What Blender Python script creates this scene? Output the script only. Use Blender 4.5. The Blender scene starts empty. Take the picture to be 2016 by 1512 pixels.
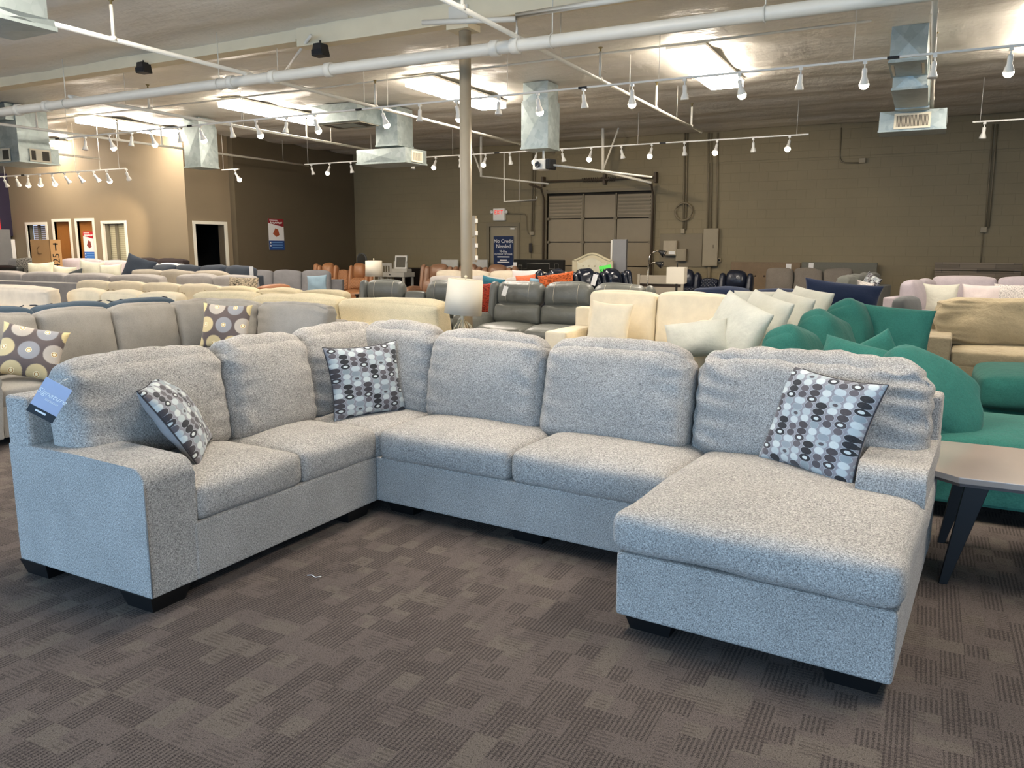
import bpy, bmesh, math, random
from mathutils import Vector, Matrix, noise
R=math.radians; PI=math.pi
S=bpy.context.scene; COL=S.collection
# ------------------------------------------------------------ camera (metres; X runs along the rear wall, Y into the shop)
H=1.571; F=1550.; TH=R(27.5); PIT=R(9.8); ROL=R(.15)
_fw=Vector((-math.sin(TH)*math.cos(PIT),math.cos(TH)*math.cos(PIT),-math.sin(PIT)))
_r0=Vector((math.cos(TH),math.sin(TH),0)); _u0=_r0.cross(_fw)
_r=_r0*math.cos(ROL)+_u0*math.sin(ROL); _u=-_r0*math.sin(ROL)+_u0*math.cos(ROL)
cam=bpy.data.objects.new('camera',bpy.data.cameras.new('camera')); COL.objects.link(cam)
cam.data.sensor_width=36; cam.data.lens=F/2016*36; cam.data.clip_end=200
cam.matrix_world=Matrix(((_r.x,_u.x,-_fw.x,0),(_r.y,_u.y,-_fw.y,0),(_r.z,_u.z,-_fw.z,H),(0,0,0,1)))
S.camera=cam
def _ray(x,y): return _fw+_r*((x-1008)/F)-_u*((y-756)/F)
def PZ(x,y,z): d=_ray(x,y); return Vector((0,0,H))+d*((z-H)/d.z)
def PY(x,y,Y): d=_ray(x,y); return Vector((0,0,H))+d*(Y/d.y)
def PX(x,y,X): d=_ray(x,y); return Vector((0,0,H))+d*(X/d.x)
# ------------------------------------------------------------ materials
def lin(h):
    h=h.lstrip('#'); o=[]
    for i in (0,2,4):
        c=int(h[i:i+2],16)/255; o.append(c/12.92 if c<=.04045 else ((c+.055)/1.055)**2.4)
    return tuple(o)+(1,)
class NT:
    def __init__(s,name):
        s.m=bpy.data.materials.new(name); s.m.use_nodes=True; s.t=s.m.node_tree; s.b=s.t.nodes['Principled BSDF']
    def n(s,ty,ins={},**kw):
        nd=s.t.nodes.new(ty)
        for k,v in kw.items(): setattr(nd,k,v)
        for k,v in ins.items(): s.put(nd.inputs[k],v)
        return nd
    def put(s,sock,v):
        if isinstance(v,bpy.types.NodeSocket): s.t.links.new(v,sock)
        elif v is not None: sock.default_value=v
    def ma(s,op,a,b=None,c=None):
        nd=s.t.nodes.new('ShaderNodeMath'); nd.operation=op
        s.put(nd.inputs[0],a)
        if b is not None: s.put(nd.inputs[1],b)
        if c is not None: s.put(nd.inputs[2],c)
        return nd.outputs[0]
    def mix(s,f,a,b,bl='MIX'):
        nd=s.t.nodes.new('ShaderNodeMix'); nd.data_type='RGBA'; nd.blend_type=bl
        s.put(nd.inputs['Factor'],f); s.put(nd.inputs['A'],a); s.put(nd.inputs['B'],b); return nd.outputs['Result']
    def obj(s,scale=(1,1,1)):
        tc=s.t.nodes.new('ShaderNodeTexCoord'); mp=s.t.nodes.new('ShaderNodeMapping')
        s.t.links.new(tc.outputs['Object'],mp.inputs['Vector']); mp.inputs['Scale'].default_value=scale; return mp.outputs[0]
    def noise(s,vec,scale,detail=2,rough=.5):
        return s.n('ShaderNodeTexNoise',{'Vector':vec,'Scale':scale,'Detail':detail,'Roughness':rough}).outputs['Fac']
    def ramp(s,f,stops,interp='LINEAR'):
        nd=s.t.nodes.new('ShaderNodeValToRGB'); nd.color_ramp.interpolation=interp
        e=nd.color_ramp.elements
        while len(e)<len(stops): e.new(.5)
        for q,(p,c) in zip(e,stops): q.position=p; q.color=c
        s.put(nd.inputs[0],f); return nd.outputs[0]
    def bump(s,h,strength=.3,dist=.01):
        nd=s.n('ShaderNodeBump',{'Height':h,'Strength':strength,'Distance':dist}); s.t.links.new(nd.outputs[0],s.b.inputs['Normal'])
    def fin(s,col=None,rough=.8,metal=0,sheen=0,spec=.4,coat=0):
        b=s.b
        if col is not None: s.put(b.inputs['Base Color'],col)
        s.put(b.inputs['Roughness'],rough); s.put(b.inputs['Metallic'],metal); b.inputs['Specular IOR Level'].default_value=spec
        b.inputs['Sheen Weight'].default_value=sheen; b.inputs['Coat Weight'].default_value=coat
        return s.m
MAT={}
def plain(name,hexc,rough=.6,metal=0,var=.06,scale=6,spec=.4,bs=0,bsc=60,coat=0):
    if name in MAT: return MAT[name]
    k=NT(name); c=lin(hexc); v=k.obj()
    f=k.noise(v,scale,3)
    d=tuple(x*(1-var*2) for x in c[:3])+(1,); l=tuple(min(1,x*(1+var*2)) for x in c[:3])+(1,)
    if bs: k.bump(k.noise(v,bsc,3),bs,.004)
    MAT[name]=k.fin(k.mix(f,d,l),rough,metal,0,spec,coat); return MAT[name]
def fabric(name,hexc,fleck=.18,sheen=.1,scale=220,rough=.9,st=(1,1,2.6),mott=.10,crease=.25):
    if name in MAT: return MAT[name]
    k=NT(name); c=lin(hexc); v=k.obj(st); v1=k.obj()
    a=k.noise(v,scale,2,.6); b=k.noise(v1,5,3,.6)
    dk=tuple(x*(1-fleck*2.2) for x in c[:3])+(1,); lt=tuple(min(1,x*(1+fleck)) for x in c[:3])+(1,)
    col=k.ramp(a,[(.36,dk),(.5,c),(.64,lt)])
    m=k.ma('MULTIPLY_ADD',b,mott*4,1-mott*2)
    col=k.mix(1.0,col,k.n('ShaderNodeCombineColor',{'Red':m,'Green':m,'Blue':m}).outputs[0],'MULTIPLY')
    w=k.noise(k.obj((1,1,1)),9,3,.55)
    hh=k.ma('ADD',k.ma('MULTIPLY',a,.10),k.ma('MULTIPLY',w,crease*3))
    k.bump(hh,.55,.012)
    MAT[name]=k.fin(col,rough,0,min(sheen,.15),.15); return MAT[name]
def leather(name,hexc,rough=.38,quilt=0):
    if name in MAT: return MAT[name]
    k=NT(name); c=lin(hexc); v=k.obj()
    w=k.noise(v,6,4,.6); g=k.noise(v,120,2)
    h=k.ma('ADD',k.ma('MULTIPLY',w,1.2),k.ma('MULTIPLY',g,.06))
    if quilt:
        tc=k.n('ShaderNodeSeparateXYZ',{'Vector':v}); x,z=tc.outputs[0],tc.outputs[2]
        p=k.ma('ABSOLUTE',k.ma('SINE',k.ma('MULTIPLY',k.ma('ADD',x,z),42.))); q=k.ma('ABSOLUTE',k.ma('SINE',k.ma('MULTIPLY',k.ma('SUBTRACT',x,z),42.)))
        h=k.ma('ADD',h,k.ma('MULTIPLY',k.ma('POWER',k.ma('MINIMUM',p,q),.5),1.6))
    k.bump(h,.5,.02)
    d=tuple(x*.75 for x in c[:3])+(1,); l=tuple(min(1,x*1.2) for x in c[:3])+(1,)
    MAT[name]=k.fin(k.mix(w,d,l),rough,0,0,.5); return MAT[name]
def emit(name,hexc,st,sample=True):
    if name in MAT: return MAT[name]
    m=bpy.data.materials.new(name); m.use_nodes=True; t=m.node_tree; t.nodes.clear()
    e=t.nodes.new('ShaderNodeEmission'); e.inputs[0].default_value=lin(hexc); e.inputs[1].default_value=st
    o=t.nodes.new('ShaderNodeOutputMaterial'); t.links.new(e.outputs[0],o.inputs[0])
    if not sample: m.cycles.emission_sampling='NONE'
    MAT[name]=m; return m
# ------------------------------------------------------------ objects
def tag(o,label=None,cat=None,group=None,kind=None):
    if label: o['label']=label
    if cat: o['category']=cat
    if group: o['group']=group
    if kind: o['kind']=kind
    return o
def empty(name,loc,rz=0,**kw):
    o=bpy.data.objects.new(name,None); COL.objects.link(o); o.location=loc; o.rotation_euler=(0,0,rz); o.empty_display_size=.1
    return tag(o,**kw)
def ob(name,me,mat,parent=None,M=None,smooth=True):
    o=bpy.data.objects.new(name,me); COL.objects.link(o)
    if mat is not None and len(me.materials)==0: me.materials.append(mat)
    elif mat is not None and me.materials[0]!=mat:
        o.material_slots[0].link='OBJECT'; o.material_slots[0].material=mat
    if parent: o.parent=parent
    if M is not None: o.matrix_local=M
    return o
def T(x=0,y=0,z=0,rx=0,ry=0,rz=0):
    return Matrix.Translation((x,y,z))@Matrix.Rotation(rz,4,'Z')@Matrix.Rotation(ry,4,'Y')@Matrix.Rotation(rx,4,'X')
def bm2me(bm,name='m',smooth=False):
    me=bpy.data.meshes.new(name); bmesh.ops.recalc_face_normals(bm,faces=bm.faces); bm.to_mesh(me); bm.free()
    if smooth: me.polygons.foreach_set('use_smooth',[True]*len(me.polygons))
    return me
def addbox(bm,x0,x1,y0,y1,z0,z1,M=None):
    vs=[bm.verts.new((x,y,z)) for z in (z0,z1) for y in (y0,y1) for x in (x0,x1)]
    if M is not None:
        for v in vs: v.co=M@v.co
    for f in ((0,1,3,2),(4,6,7,5),(0,4,5,1),(2,3,7,6),(0,2,6,4),(1,5,7,3)): bm.faces.new([vs[i] for i in f])
    return bm
def box(x0,x1,y0,y1,z0,z1,bev=0,seg=2):
    bm=addbox(bmesh.new(),x0,x1,y0,y1,z0,z1)
    if bev: bmesh.ops.bevel(bm,geom=bm.edges[:],offset=bev,segments=seg,profile=.6,affect='EDGES')
    return bm2me(bm,smooth=False)
def boxes(L,bev=0):
    bm=bmesh.new()
    for b in L: addbox(bm,*b)
    if bev: bmesh.ops.bevel(bm,geom=bm.edges[:],offset=bev,segments=2,profile=.6,affect='EDGES')
    return bm2me(bm)
def addtube(bm,pts,r,n=8,closed=False):
    pts=[Vector(p) for p in pts]; rings=[]
    N=len(pts); up=Vector((0,0,1))
    for i,p in enumerate(pts):
        a=pts[(i-1)%N] if (closed or i>0) else p; b=pts[(i+1)%N] if (closed or i<N-1) else p
        d=(b-a).normalized(); ref=up if abs(d.z)<.95 else Vector((1,0,0))
        s=d.cross(ref).normalized(); t=s.cross(d).normalized()
        rr=r[i] if isinstance(r,(list,tuple)) else r
        rings.append([bm.verts.new(p+s*rr*math.cos(2*PI*k/n)+t*rr*math.sin(2*PI*k/n)) for k in range(n)])
    m=N if closed else N-1
    for i in range(m):
        A=rings[i];B=rings[(i+1)%N]
        for k in range(n): bm.faces.new((A[k],A[(k+1)%n],B[(k+1)%n],B[k]))
    if not closed:
        bm.faces.new(rings[0][::-1]); bm.faces.new(rings[-1])
    return bm
def tube(pts,r,n=8,closed=False): return bm2me(addtube(bmesh.new(),pts,r,n,closed),smooth=True)
def tubes(L,n=8):
    bm=bmesh.new()
    for pts,r in L: addtube(bm,pts,r,n)
    return bm2me(bm,smooth=True)
def addlathe(bm,prof,n=20,M=None):
    rings=[]
    for r,z in prof:
        rings.append([bm.verts.new((r*math.cos(2*PI*k/n),r*math.sin(2*PI*k/n),z)) for k in range(n)])
    for A,B in zip(rings,rings[1:]):
        for k in range(n): bm.faces.new((A[k],A[(k+1)%n],B[(k+1)%n],B[k]))
    if M is not None:
        for rg in rings:
            for v in rg: v.co=M@v.co
    return rings
def lathe(prof,n=20,cap=True):
    bm=bmesh.new(); rg=addlathe(bm,prof,n)
    if cap:
        if prof[0][0]>1e-4: bm.faces.new(rg[0][::-1])
        if prof[-1][0]>1e-4: bm.faces.new(rg[-1])
    bmesh.ops.remove_doubles(bm,verts=bm.verts,dist=1e-5)
    return bm2me(bm,smooth=True)
def prism(pts,h0,h1,axis='z',bev=0):
    bm=bmesh.new()
    def P(a,b,h): return {'z':(a,b,h),'y':(a,h,b),'x':(h,a,b)}[axis]
    A=[bm.verts.new(P(a,b,h0)) for a,b in pts]; B=[bm.verts.new(P(a,b,h1)) for a,b in pts]
    bm.faces.new(A); bm.faces.new(B[::-1]); n=len(pts)
    for i in range(n): bm.faces.new((A[i],A[(i+1)%n],B[(i+1)%n],B[i]))
    if bev: bmesh.ops.bevel(bm,geom=bm.edges[:],offset=bev,segments=3,profile=.6,affect='EDGES')
    return bm2me(bm)
_C={}
def cush(w,d,h,r=.06,cr=(0,.03,.03),n=10,wr=0,seed=0,top=0,lump=.008,corner=1.0):
    """soft upholstered block, centred; cr = bulge of the +-x, +-y, +-z faces; wr = gathered pleats at both ends"""
    key=(round(w,3),round(d,3),round(h,3),r,cr,n,wr,seed,top,lump,corner)
    if key in _C: return _C[key]
    bm=bmesh.new(); bmesh.ops.create_cube(bm,size=2); bmesh.ops.subdivide_edges(bm,edges=bm.edges[:],cuts=n,use_grid_fill=True)
    hx,hy,hz=w/2,d/2,h/2; r=min(r,hx*.98,hy*.98,hz*.98)
    sd=Vector((seed*3.7,seed*1.3,seed*7.1))
    for v in bm.verts:
        p=Vector([math.sin(c*PI/2) for c in v.co]); px,py,pz=p
        q=Vector((px*hx,py*hy,pz*hz))
        inn=Vector((max(-(hx-r),min(hx-r,q.x)),max(-(hy-r),min(hy-r,q.y)),max(-(hz-r),min(hz-r,q.z))))
        dd=q-inn
        if dd.length>1e-6:
            nz=[abs(dd.x)>1e-6,abs(dd.y)>1e-6,abs(dd.z)>1e-6]
            q=inn+dd.normalized()*(r if sum(nz)>1 else dd.length)
        kx,ky,kz=1-px*px,1-py*py,1-pz*pz
        q.x+=px*abs(px)*cr[0]*ky*kz**.5*1.0 if cr[0] else 0
        q.y+=math.copysign(abs(py)**3,py)*cr[1]*kx**.8*kz**1.0
        q.z+=math.copysign(abs(pz)**3,pz)*cr[2]*kx**.6*ky**1.0
        if top and pz>0: q.z-=top*px**4*pz      # shoulders droop
        nv=noise.noise(q*4.5+sd)
        nrm=Vector((px**3,py**3,pz**3)); nrm=nrm.normalized() if nrm.length>1e-5 else Vector((0,0,1))
        q+=nrm*nv*lump*2
        if wr:
            e=max(0,(abs(px)-(.62 if n<20 else .45))/(.38 if n<20 else .55)); fr=e**1.3*(1-e*.35)
            ph=(q.z*(34 if n<20 else 62)+noise.noise(Vector((q.x*3,q.z*6,0))+sd)*5+ q.x*9)
            q.y+=math.copysign(1,py)*abs(py)**2*wr*1.6*fr*math.sin(ph)
            q.x-=math.copysign(1,px)*wr*.7*e*max(0,math.sin(ph+.8))
            t=max(0,(pz-.55)/.45)
            q.z+=t*wr*.6*math.sin(q.x*46+noise.noise(q*5+sd)*5)*kx**.3
        v.co=q
    for _ in range(3): bmesh.ops.smooth_vert(bm,verts=bm.verts,factor=.5,use_axis_x=True,use_axis_y=True,use_axis_z=True)
    me=bm2me(bm,smooth=True); _C[key]=me; return me
def pillow(w,h,t=.16,n=16,ear=.1,seed=0,rough=.012):
    key=('p',w,h,t,n,ear,seed)
    if key in _C: return _C[key]
    bm=bmesh.new(); sd=Vector((seed*5.1,seed*2.3,0)); G=[[None]*(n+1) for _ in range(2*1)] ; lay=[]
    for s in (-1,1):
        g=[]
        for i in range(n+1):
            row=[]
            for j in range(n+1):
                u=math.sin((i/n*2-1)*PI/2); v=math.sin((j/n*2-1)*PI/2)
                k=((1-u*u)*(1-v*v))
                th=t/2*(k**.42)
                x=u*w/2*(1-ear*(1-v*v)*u*u); z=v*h/2*(1-ear*(1-u*u)*v*v)
                nz=noise.noise(Vector((x*7,z*7,s*3))+sd)*rough*k**.3*2
                row.append(bm.verts.new((x,s*th+nz,z)) if (s<0 or 0<i<n and 0<j<n) else lay[0][i][j])
            g.append(row)
        lay.append(g)
    for a,g in enumerate(lay):
        for i in range(n):
            for j in range(n):
                f=(g[i][j],g[i+1][j],g[i+1][j+1],g[i][j+1])
                bm.faces.new(f if a==0 else f[::-1])
    me=bm2me(bm,smooth=True); _C[key]=me; return me
def rimtube(w,h,ear,r=.004,n=40):
    pts=[]
    for s in range(4):
        for i in range(n//4):
            q=-1+2*i/(n/4)
            u,v={0:(q,-1),1:(1,q),2:(-q,1),3:(-1,-q)}[s]
            pts.append((u*w/2*(1-ear*(1-v*v)*u*u),0,v*h/2*(1-ear*(1-u*u)*v*v)))
    return tube(pts,r,6,True)
def throw(name,label,w,h,mat,loc,phi=-90,lean=15,roll=0,t=.16,seed=0,group=None,pipe=None,cat='pillow',ear=.1,back=None,soft=False):
    """throw pillow; phi = heading of its face in degrees, loc = centre"""
    M=T(loc[0],loc[1],loc[2],rz=R(phi+90))@T(rx=-R(lean))@T(ry=R(roll))
    n=16 if w*h>.15 else 12
    o=ob(name,cush(w,t*1.15,h,min(t*.5,.11),(.0,.03,.02),16,.012,seed,.04,.016) if soft else pillow(w,h,t,n,ear,seed),mat); o.matrix_world=M
    if back is not None:
        me=o.data.copy(); o.data=me; me.materials.clear(); me.materials.append(mat); me.materials.append(back)
        for p in me.polygons: p.material_index=1 if p.center.y>0 else 0
    tag(o,label,cat,group)
    if pipe: ob('piping',rimtube(w,h,ear),pipe,o)
    return o
def text(name,s,size,mat,parent,M,align='CENTER',ex=.001,sx=1,shear=0):
    c=bpy.data.curves.new(name,'FONT'); c.body=s; c.size=size; c.align_x=align; c.align_y='CENTER'; c.extrude=ex; c.shear=shear
    c.materials.append(mat); o=bpy.data.objects.new(name,c); COL.objects.link(o); o.parent=parent
    o.matrix_local=M@Matrix.Diagonal((sx,1,1,1))
    bpy.context.view_layer.update(); me=bpy.data.meshes.new_from_object(o.evaluated_get(bpy.context.evaluated_depsgraph_get()))
    ml=o.matrix_local.copy(); bpy.data.objects.remove(o); bpy.data.curves.remove(c)
    if len(me.materials)==0: me.materials.append(mat)
    return ob(name,me,None,parent,ml)
FRONT=Matrix.Rotation(R(90),4,'X')     # text readable from -Y
def struct(name,me,mat,M=None):
    o=ob(name,me,mat,None,M); o['kind']='structure'; return o
# ------------------------------------------------------------ special materials
def m_carpet():
    k=NT('carpet'); v=k.obj((1,1,1)); sx=k.n('ShaderNodeSeparateXYZ',{'Vector':v}); x,y=sx.outputs[0],sx.outputs[1]
    def cell(s,ox,oy,sy=1.0):
        cx=k.ma('FLOOR',k.ma('MULTIPLY_ADD',x,1/s,ox)); cy=k.ma('FLOOR',k.ma('MULTIPLY_ADD',y,1/(s*sy),oy))
        return k.n('ShaderNodeTexWhiteNoise',{'Vector':k.n('ShaderNodeCombineXYZ',{0:cx,1:cy}).outputs[0]},noise_dimensions='3D').outputs['Value']
    a=cell(.085,0,0,1.2); b=cell(.045,.3,.2,2.); c=cell(.19,.5,.5,.5)
    stripe=k.ma('GREATER_THAN',k.ma('SINE',k.ma('MULTIPLY',x,2*PI/.0167)),.05)
    rope=k.ma('MULTIPLY_ADD',k.ma('SINE',k.ma('MULTIPLY',y,2*PI/.009)),.35,.65)
    cross=k.ma('GREATER_THAN',k.ma('SINE',k.ma('MULTIPLY',y,2*PI/.02)),.1)
    base=k.mix(k.noise(v,1.3,2),lin('#564d49'),lin('#625852'))
    f1=k.ma('MULTIPLY',k.ma('GREATER_THAN',a,.5),stripe)
    col=k.mix(k.ma('MULTIPLY',k.ma('MULTIPLY',f1,rope),.9),base,lin('#2a2423'))
    f2=k.ma('MULTIPLY',k.ma('LESS_THAN',a,.22),k.ma('GREATER_THAN',c,.3))
    col=k.mix(k.ma('MULTIPLY',f2,.38),col,lin('#6c6458'))
    f3=k.ma('MULTIPLY',k.ma('MULTIPLY',k.ma('GREATER_THAN',b,.7),cross),.45)
    col=k.mix(f3,col,lin('#3a3230'))
    g=k.noise(v,420,2,.7); g2=k.noise(v,150,2,.6)
    col=k.mix(k.ma('MULTIPLY',k.ma('GREATER_THAN',g,.60),.6),col,lin('#9c8f7d'))
    col=k.mix(k.ma('MULTIPLY',k.ma('LESS_THAN',g2,.42),.5),col,lin('#241f1e'))
    k.bump(k.ma('ADD',k.ma('MULTIPLY',g,.6),k.ma('MULTIPLY',stripe,k.ma('MULTIPLY',f1,-.5))),.5,.004)
    return k.fin(col,.95,0,.0,.1)
def m_chenille():
    k=NT('grey chenille'); v=k.obj((1,1,1)); h=k.obj((120,120,380)); h2=k.obj((380,380,120))
    a=k.noise(h,1.,2,.6); b=k.noise(h2,1.,2,.6); m=k.noise(v,4,4,.65); fl=k.noise(k.obj((1,1,1.8)),230,2,.7)
    t=k.ma('ADD',k.ma('MULTIPLY',a,.5),k.ma('MULTIPLY',b,.5))
    col=k.ramp(t,[(.33,lin('#575350')),(.45,lin('#8f8a84')),(.55,lin('#b5afa6')),(.67,lin('#d8d1c6'))])
    col=k.mix(k.ma('MULTIPLY',k.ma('GREATER_THAN',fl,.59),.6),col,lin('#464240'))
    q=k.ma('MULTIPLY_ADD',m,.5,.75)
    col=k.mix(1.,col,k.n('ShaderNodeCombineColor',{'Red':q,'Green':q,'Blue':q}).outputs[0],'MULTIPLY')
    k.bump(k.ma('ADD',k.ma('MULTIPLY',t,.25),k.ma('MULTIPLY',k.noise(v,7,2,.5),.8)),.35,.008)
    return k.fin(col,.92,0,.08,.12)
def m_ovals():
    k=NT('oval chain print'); v=k.obj(); s=k.n('ShaderNodeSeparateXYZ',{'Vector':v}); x,z=s.outputs[0],s.outputs[2]
    cw,rh=.062,.0315
    i=k.ma('FLOOR',k.ma('DIVIDE',x,cw)); fx=k.ma('SUBTRACT',k.ma('SUBTRACT',k.ma('DIVIDE',x,cw),i),.5)
    wn=lambda a,b,c:k.n('ShaderNodeTexWhiteNoise',{'Vector':k.n('ShaderNodeCombineXYZ',{0:a,1:b,2:c}).outputs[0]},noise_dimensions='3D').outputs['Value']
    off=wn(i,0,7.); zz=k.ma('ADD',k.ma('DIVIDE',z,rh),k.ma('MULTIPLY',k.ma('FLOORED_MODULO',i,2.),3.4))
    j=k.ma('FLOOR',zz); fz=k.ma('SUBTRACT',k.ma('SUBTRACT',zz,j),.5)
    jm=k.ma('FLOORED_MODULO',j,6.)
    big=k.ma('MULTIPLY_ADD',k.ma('LESS_THAN',jm,3.),.10,.37)
    fam=k.ma('FLOORED_MODULO',i,2.)
    r2=k.ma('ADD',k.ma('POWER',k.ma('DIVIDE',fx,big),2.),k.ma('POWER',k.ma('DIVIDE',fz,.50),2.))
    ins=k.ma('LESS_THAN',r2,1.); rim=k.ma('LESS_THAN',r2,1.25)
    A=k.ramp(k.ma('DIVIDE',k.ma('ADD',jm,.5),6.),[(0,lin('#141314')),(.16,lin('#1a1819')),(.33,lin('#141314')),(.5,lin('#b4bdbc')),(.66,lin('#c9cfca')),(.83,lin('#8f9a9c'))],'CONSTANT')
    B=k.ramp(k.ma('DIVIDE',k.ma('ADD',jm,.5),6.),[(0,lin('#a3abac')),(.16,lin('#8c9599')),(.33,lin('#b9c2c2')),(.5,lin('#4a4446')),(.66,lin('#5a5355')),(.83,lin('#c4cac6'))],'CONSTANT')
    c2=k.ramp(k.ma('DIVIDE',k.ma('ADD',jm,.5),6.),[(0,lin('#352e2f')),(.16,lin('#3a3334')),(.33,lin('#40393a')),(.5,lin('#c9cfca')),(.66,lin('#b0b8b8')),(.83,lin('#5d5658'))],'CONSTANT')
    w=k.ma('FLOORED_MODULO',i,3.)
    col=k.mix(k.ma('COMPARE',w,1.,.1),A,B); col=k.mix(k.ma('COMPARE',w,2.,.1),col,c2)
    ring=k.ma('MULTIPLY',k.ma('COMPARE',jm,0.,.1),k.ma('LESS_THAN',r2,.22))
    col=k.mix(ring,col,lin('#cfd4cf'))
    ring2=k.ma('MULTIPLY',k.ma('COMPARE',jm,0.,.1),k.ma('MULTIPLY',k.ma('LESS_THAN',r2,.22),k.ma('COMPARE',w,1.,.1)))
    col=k.mix(ring2,col,lin('#4b4547'))
    bg=k.mix(k.noise(v,200,2),lin('#79777a'),lin('#98969a'))
    out=k.mix(rim,bg,lin('#a8acae')); out=k.mix(ins,out,col)
    out=k.mix(k.ma('MULTIPLY',k.noise(v,260,2),.25),out,lin('#77777a'))
    k.bump(k.noise(v,12,3),.4,.012)
    return k.fin(out,.85,0,.2,.2)
def m_burst():
    k=NT('sunburst print'); v=k.obj(); s=k.n('ShaderNodeSeparateXYZ',{'Vector':v}); x,z=s.outputs[0],s.outputs[2]
    c=.185; zz=k.ma('DIVIDE',z,c); j=k.ma('FLOOR',k.ma('ADD',zz,.5)); fz=k.ma('SUBTRACT',zz,j)
    xx=k.ma('ADD',k.ma('DIVIDE',x,c),k.ma('MULTIPLY',k.ma('FLOORED_MODULO',j,2.),.5)); i=k.ma('FLOOR',k.ma('ADD',xx,.5)); fx=k.ma('SUBTRACT',xx,i)
    r=k.ma('SQRT',k.ma('ADD',k.ma('POWER',fx,2.),k.ma('POWER',fz,2.))); an=k.ma('ARCTAN2',fz,fx)
    wn=k.n('ShaderNodeTexWhiteNoise',{'Vector':k.n('ShaderNodeCombineXYZ',{0:i,1:j}).outputs[0]},noise_dimensions='3D').outputs['Value']
    edge=k.ma('MULTIPLY_ADD',k.ma('SINE',k.ma('MULTIPLY',an,48.)),.02,.43)
    ins=k.ma('LESS_THAN',r,edge)
    cc=k.ramp(wn,[(0,lin('#cdb98a')),(.35,lin('#b9aea0')),(.6,lin('#8f8f92')),(.8,lin('#d9c58e'))],'CONSTANT')
    cc=k.mix(k.ma('MULTIPLY',k.ma('GREATER_THAN',k.ma('SINE',k.ma('MULTIPLY',an,48.)),.3),.35),cc,lin('#8d7f70'))
    cc=k.mix(k.ma('LESS_THAN',r,.12),cc,lin('#efe3bd')); cc=k.mix(k.ma('COMPARE',r,.08,.015),cc,lin('#a5762f'))
    k.bump(k.noise(v,10,3),.4,.01)
    return k.fin(k.mix(ins,lin('#5f5450'),cc),.85,0,.2,.2)
def m_block(name,hexc,bump=.35,rot=False):
    k=NT(name); tc=k.obj(); s=k.n('ShaderNodeSeparateXYZ',{'Vector':tc})
    v=k.n('ShaderNodeCombineXYZ',{0:s.outputs[1 if rot else 0],1:s.outputs[2],2:0.}).outputs[0]
    br=k.n('ShaderNodeTexBrick',{'Vector':v,'Scale':1.,'Mortar Size':.006,'Mortar Smooth':.6,'Brick Width':.41,'Row Height':.2035,'Color1':(1,1,1,1),'Color2':(.93,.93,.93,1),'Mortar':(.35,.35,.35,1)})
    c=lin(hexc); n=k.noise(tc,1.2,4,.6); n2=k.noise(tc,35,3,.6)
    dk=tuple(q*.86 for q in c[:3])+(1,); lt=tuple(q*1.12 for q in c[:3])+(1,)
    col=k.mix(n,dk,lt); f=k.ma('SUBTRACT',1.,br.outputs['Fac'])
    col=k.mix(k.ma('MULTIPLY',br.outputs['Fac'],.14),col,tuple(q*.55 for q in c[:3])+(1,))
    k.bump(k.ma('ADD',f,k.ma('MULTIPLY',n2,.35)),bump,.01)
    return k.fin(col,.62,0,0,.35)
def m_ceiling():
    k=NT('insulation facing film'); v=k.obj((.55,1,1)); a=k.noise(k.obj((.5,1.6,1)),1.1,5,.62); b=k.noise(k.obj((2.2,.9,1)),1.7,4,.6)
    s=k.n('ShaderNodeSeparateXYZ',{'Vector':k.obj()})
    seam=k.ma('POWER',k.ma('ABSOLUTE',k.ma('SINE',k.ma('MULTIPLY',s.outputs[1],PI/1.25))),14.)
    h=k.ma('ADD',k.ma('ADD',a,k.ma('MULTIPLY',b,.6)),k.ma('MULTIPLY',seam,-.12))
    k.bump(h,.55,.09)
    return k.fin(k.mix(a,lin('#cfc9bd'),lin('#e2ddd2')),.42,0,0,.45)
def m_galv():
    k=NT('galvanised steel'); v=k.obj(); vo=k.n('ShaderNodeTexVoronoi',{'Vector':v,'Scale':14.}).outputs['Color']
    sp=k.n('ShaderNodeSeparateColor',{'Color':vo}).outputs[0]; n=k.noise(v,3,4)
    col=k.mix(k.ma('ADD',k.ma('MULTIPLY',sp,.35),k.ma('MULTIPLY',n,.6)),lin('#85918f'),lin('#c3ccc8'))
    return k.fin(col,k.ma('MULTIPLY_ADD',sp,.15,.38),.55,0,.5)
def m_wood(name,a,b,scale=3,rough=.5,stretch=(1,14,14),coat=0):
    if name in MAT: return MAT[name]
    k=NT(name); v=k.obj(stretch); n=k.noise(v,scale,5,.6); w=k.n('ShaderNodeTexWave',{'Vector':v,'Scale':scale*.35,'Distortion':7.,'Detail':3.}).outputs['Fac']
    MAT[name]=k.fin(k.mix(k.ma('ADD',k.ma('MULTIPLY',n,.6),k.ma('MULTIPLY',w,.4)),lin(a),lin(b)),rough,0,0,.5,coat); return MAT[name]
def m_pallet():
    k=NT('weathered plank'); s=k.n('ShaderNodeSeparateXYZ',{'Vector':k.obj()})
    br=k.n('ShaderNodeTexBrick',{'Vector':k.n('ShaderNodeCombineXYZ',{0:s.outputs[0],1:s.outputs[2],2:0.}).outputs[0],'Scale':1.,'Mortar Size':.003,'Brick Width':.62,'Row Height':.085,'Color1':lin('#8a7d6c'),'Color2':lin('#63584a'),'Mortar':lin('#1d1914')})
    n=k.noise(k.obj((2,6,30)),3,4); return k.fin(k.mix(k.ma('MULTIPLY',n,.5),br.outputs[0],lin('#8d8273')),.7)
CHEN=m_chenille(); OVAL=m_ovals(); BURST=m_burst(); CARPET=m_carpet(); CEIL=m_ceiling(); GALV=m_galv(); PALLET=m_pallet()
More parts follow.
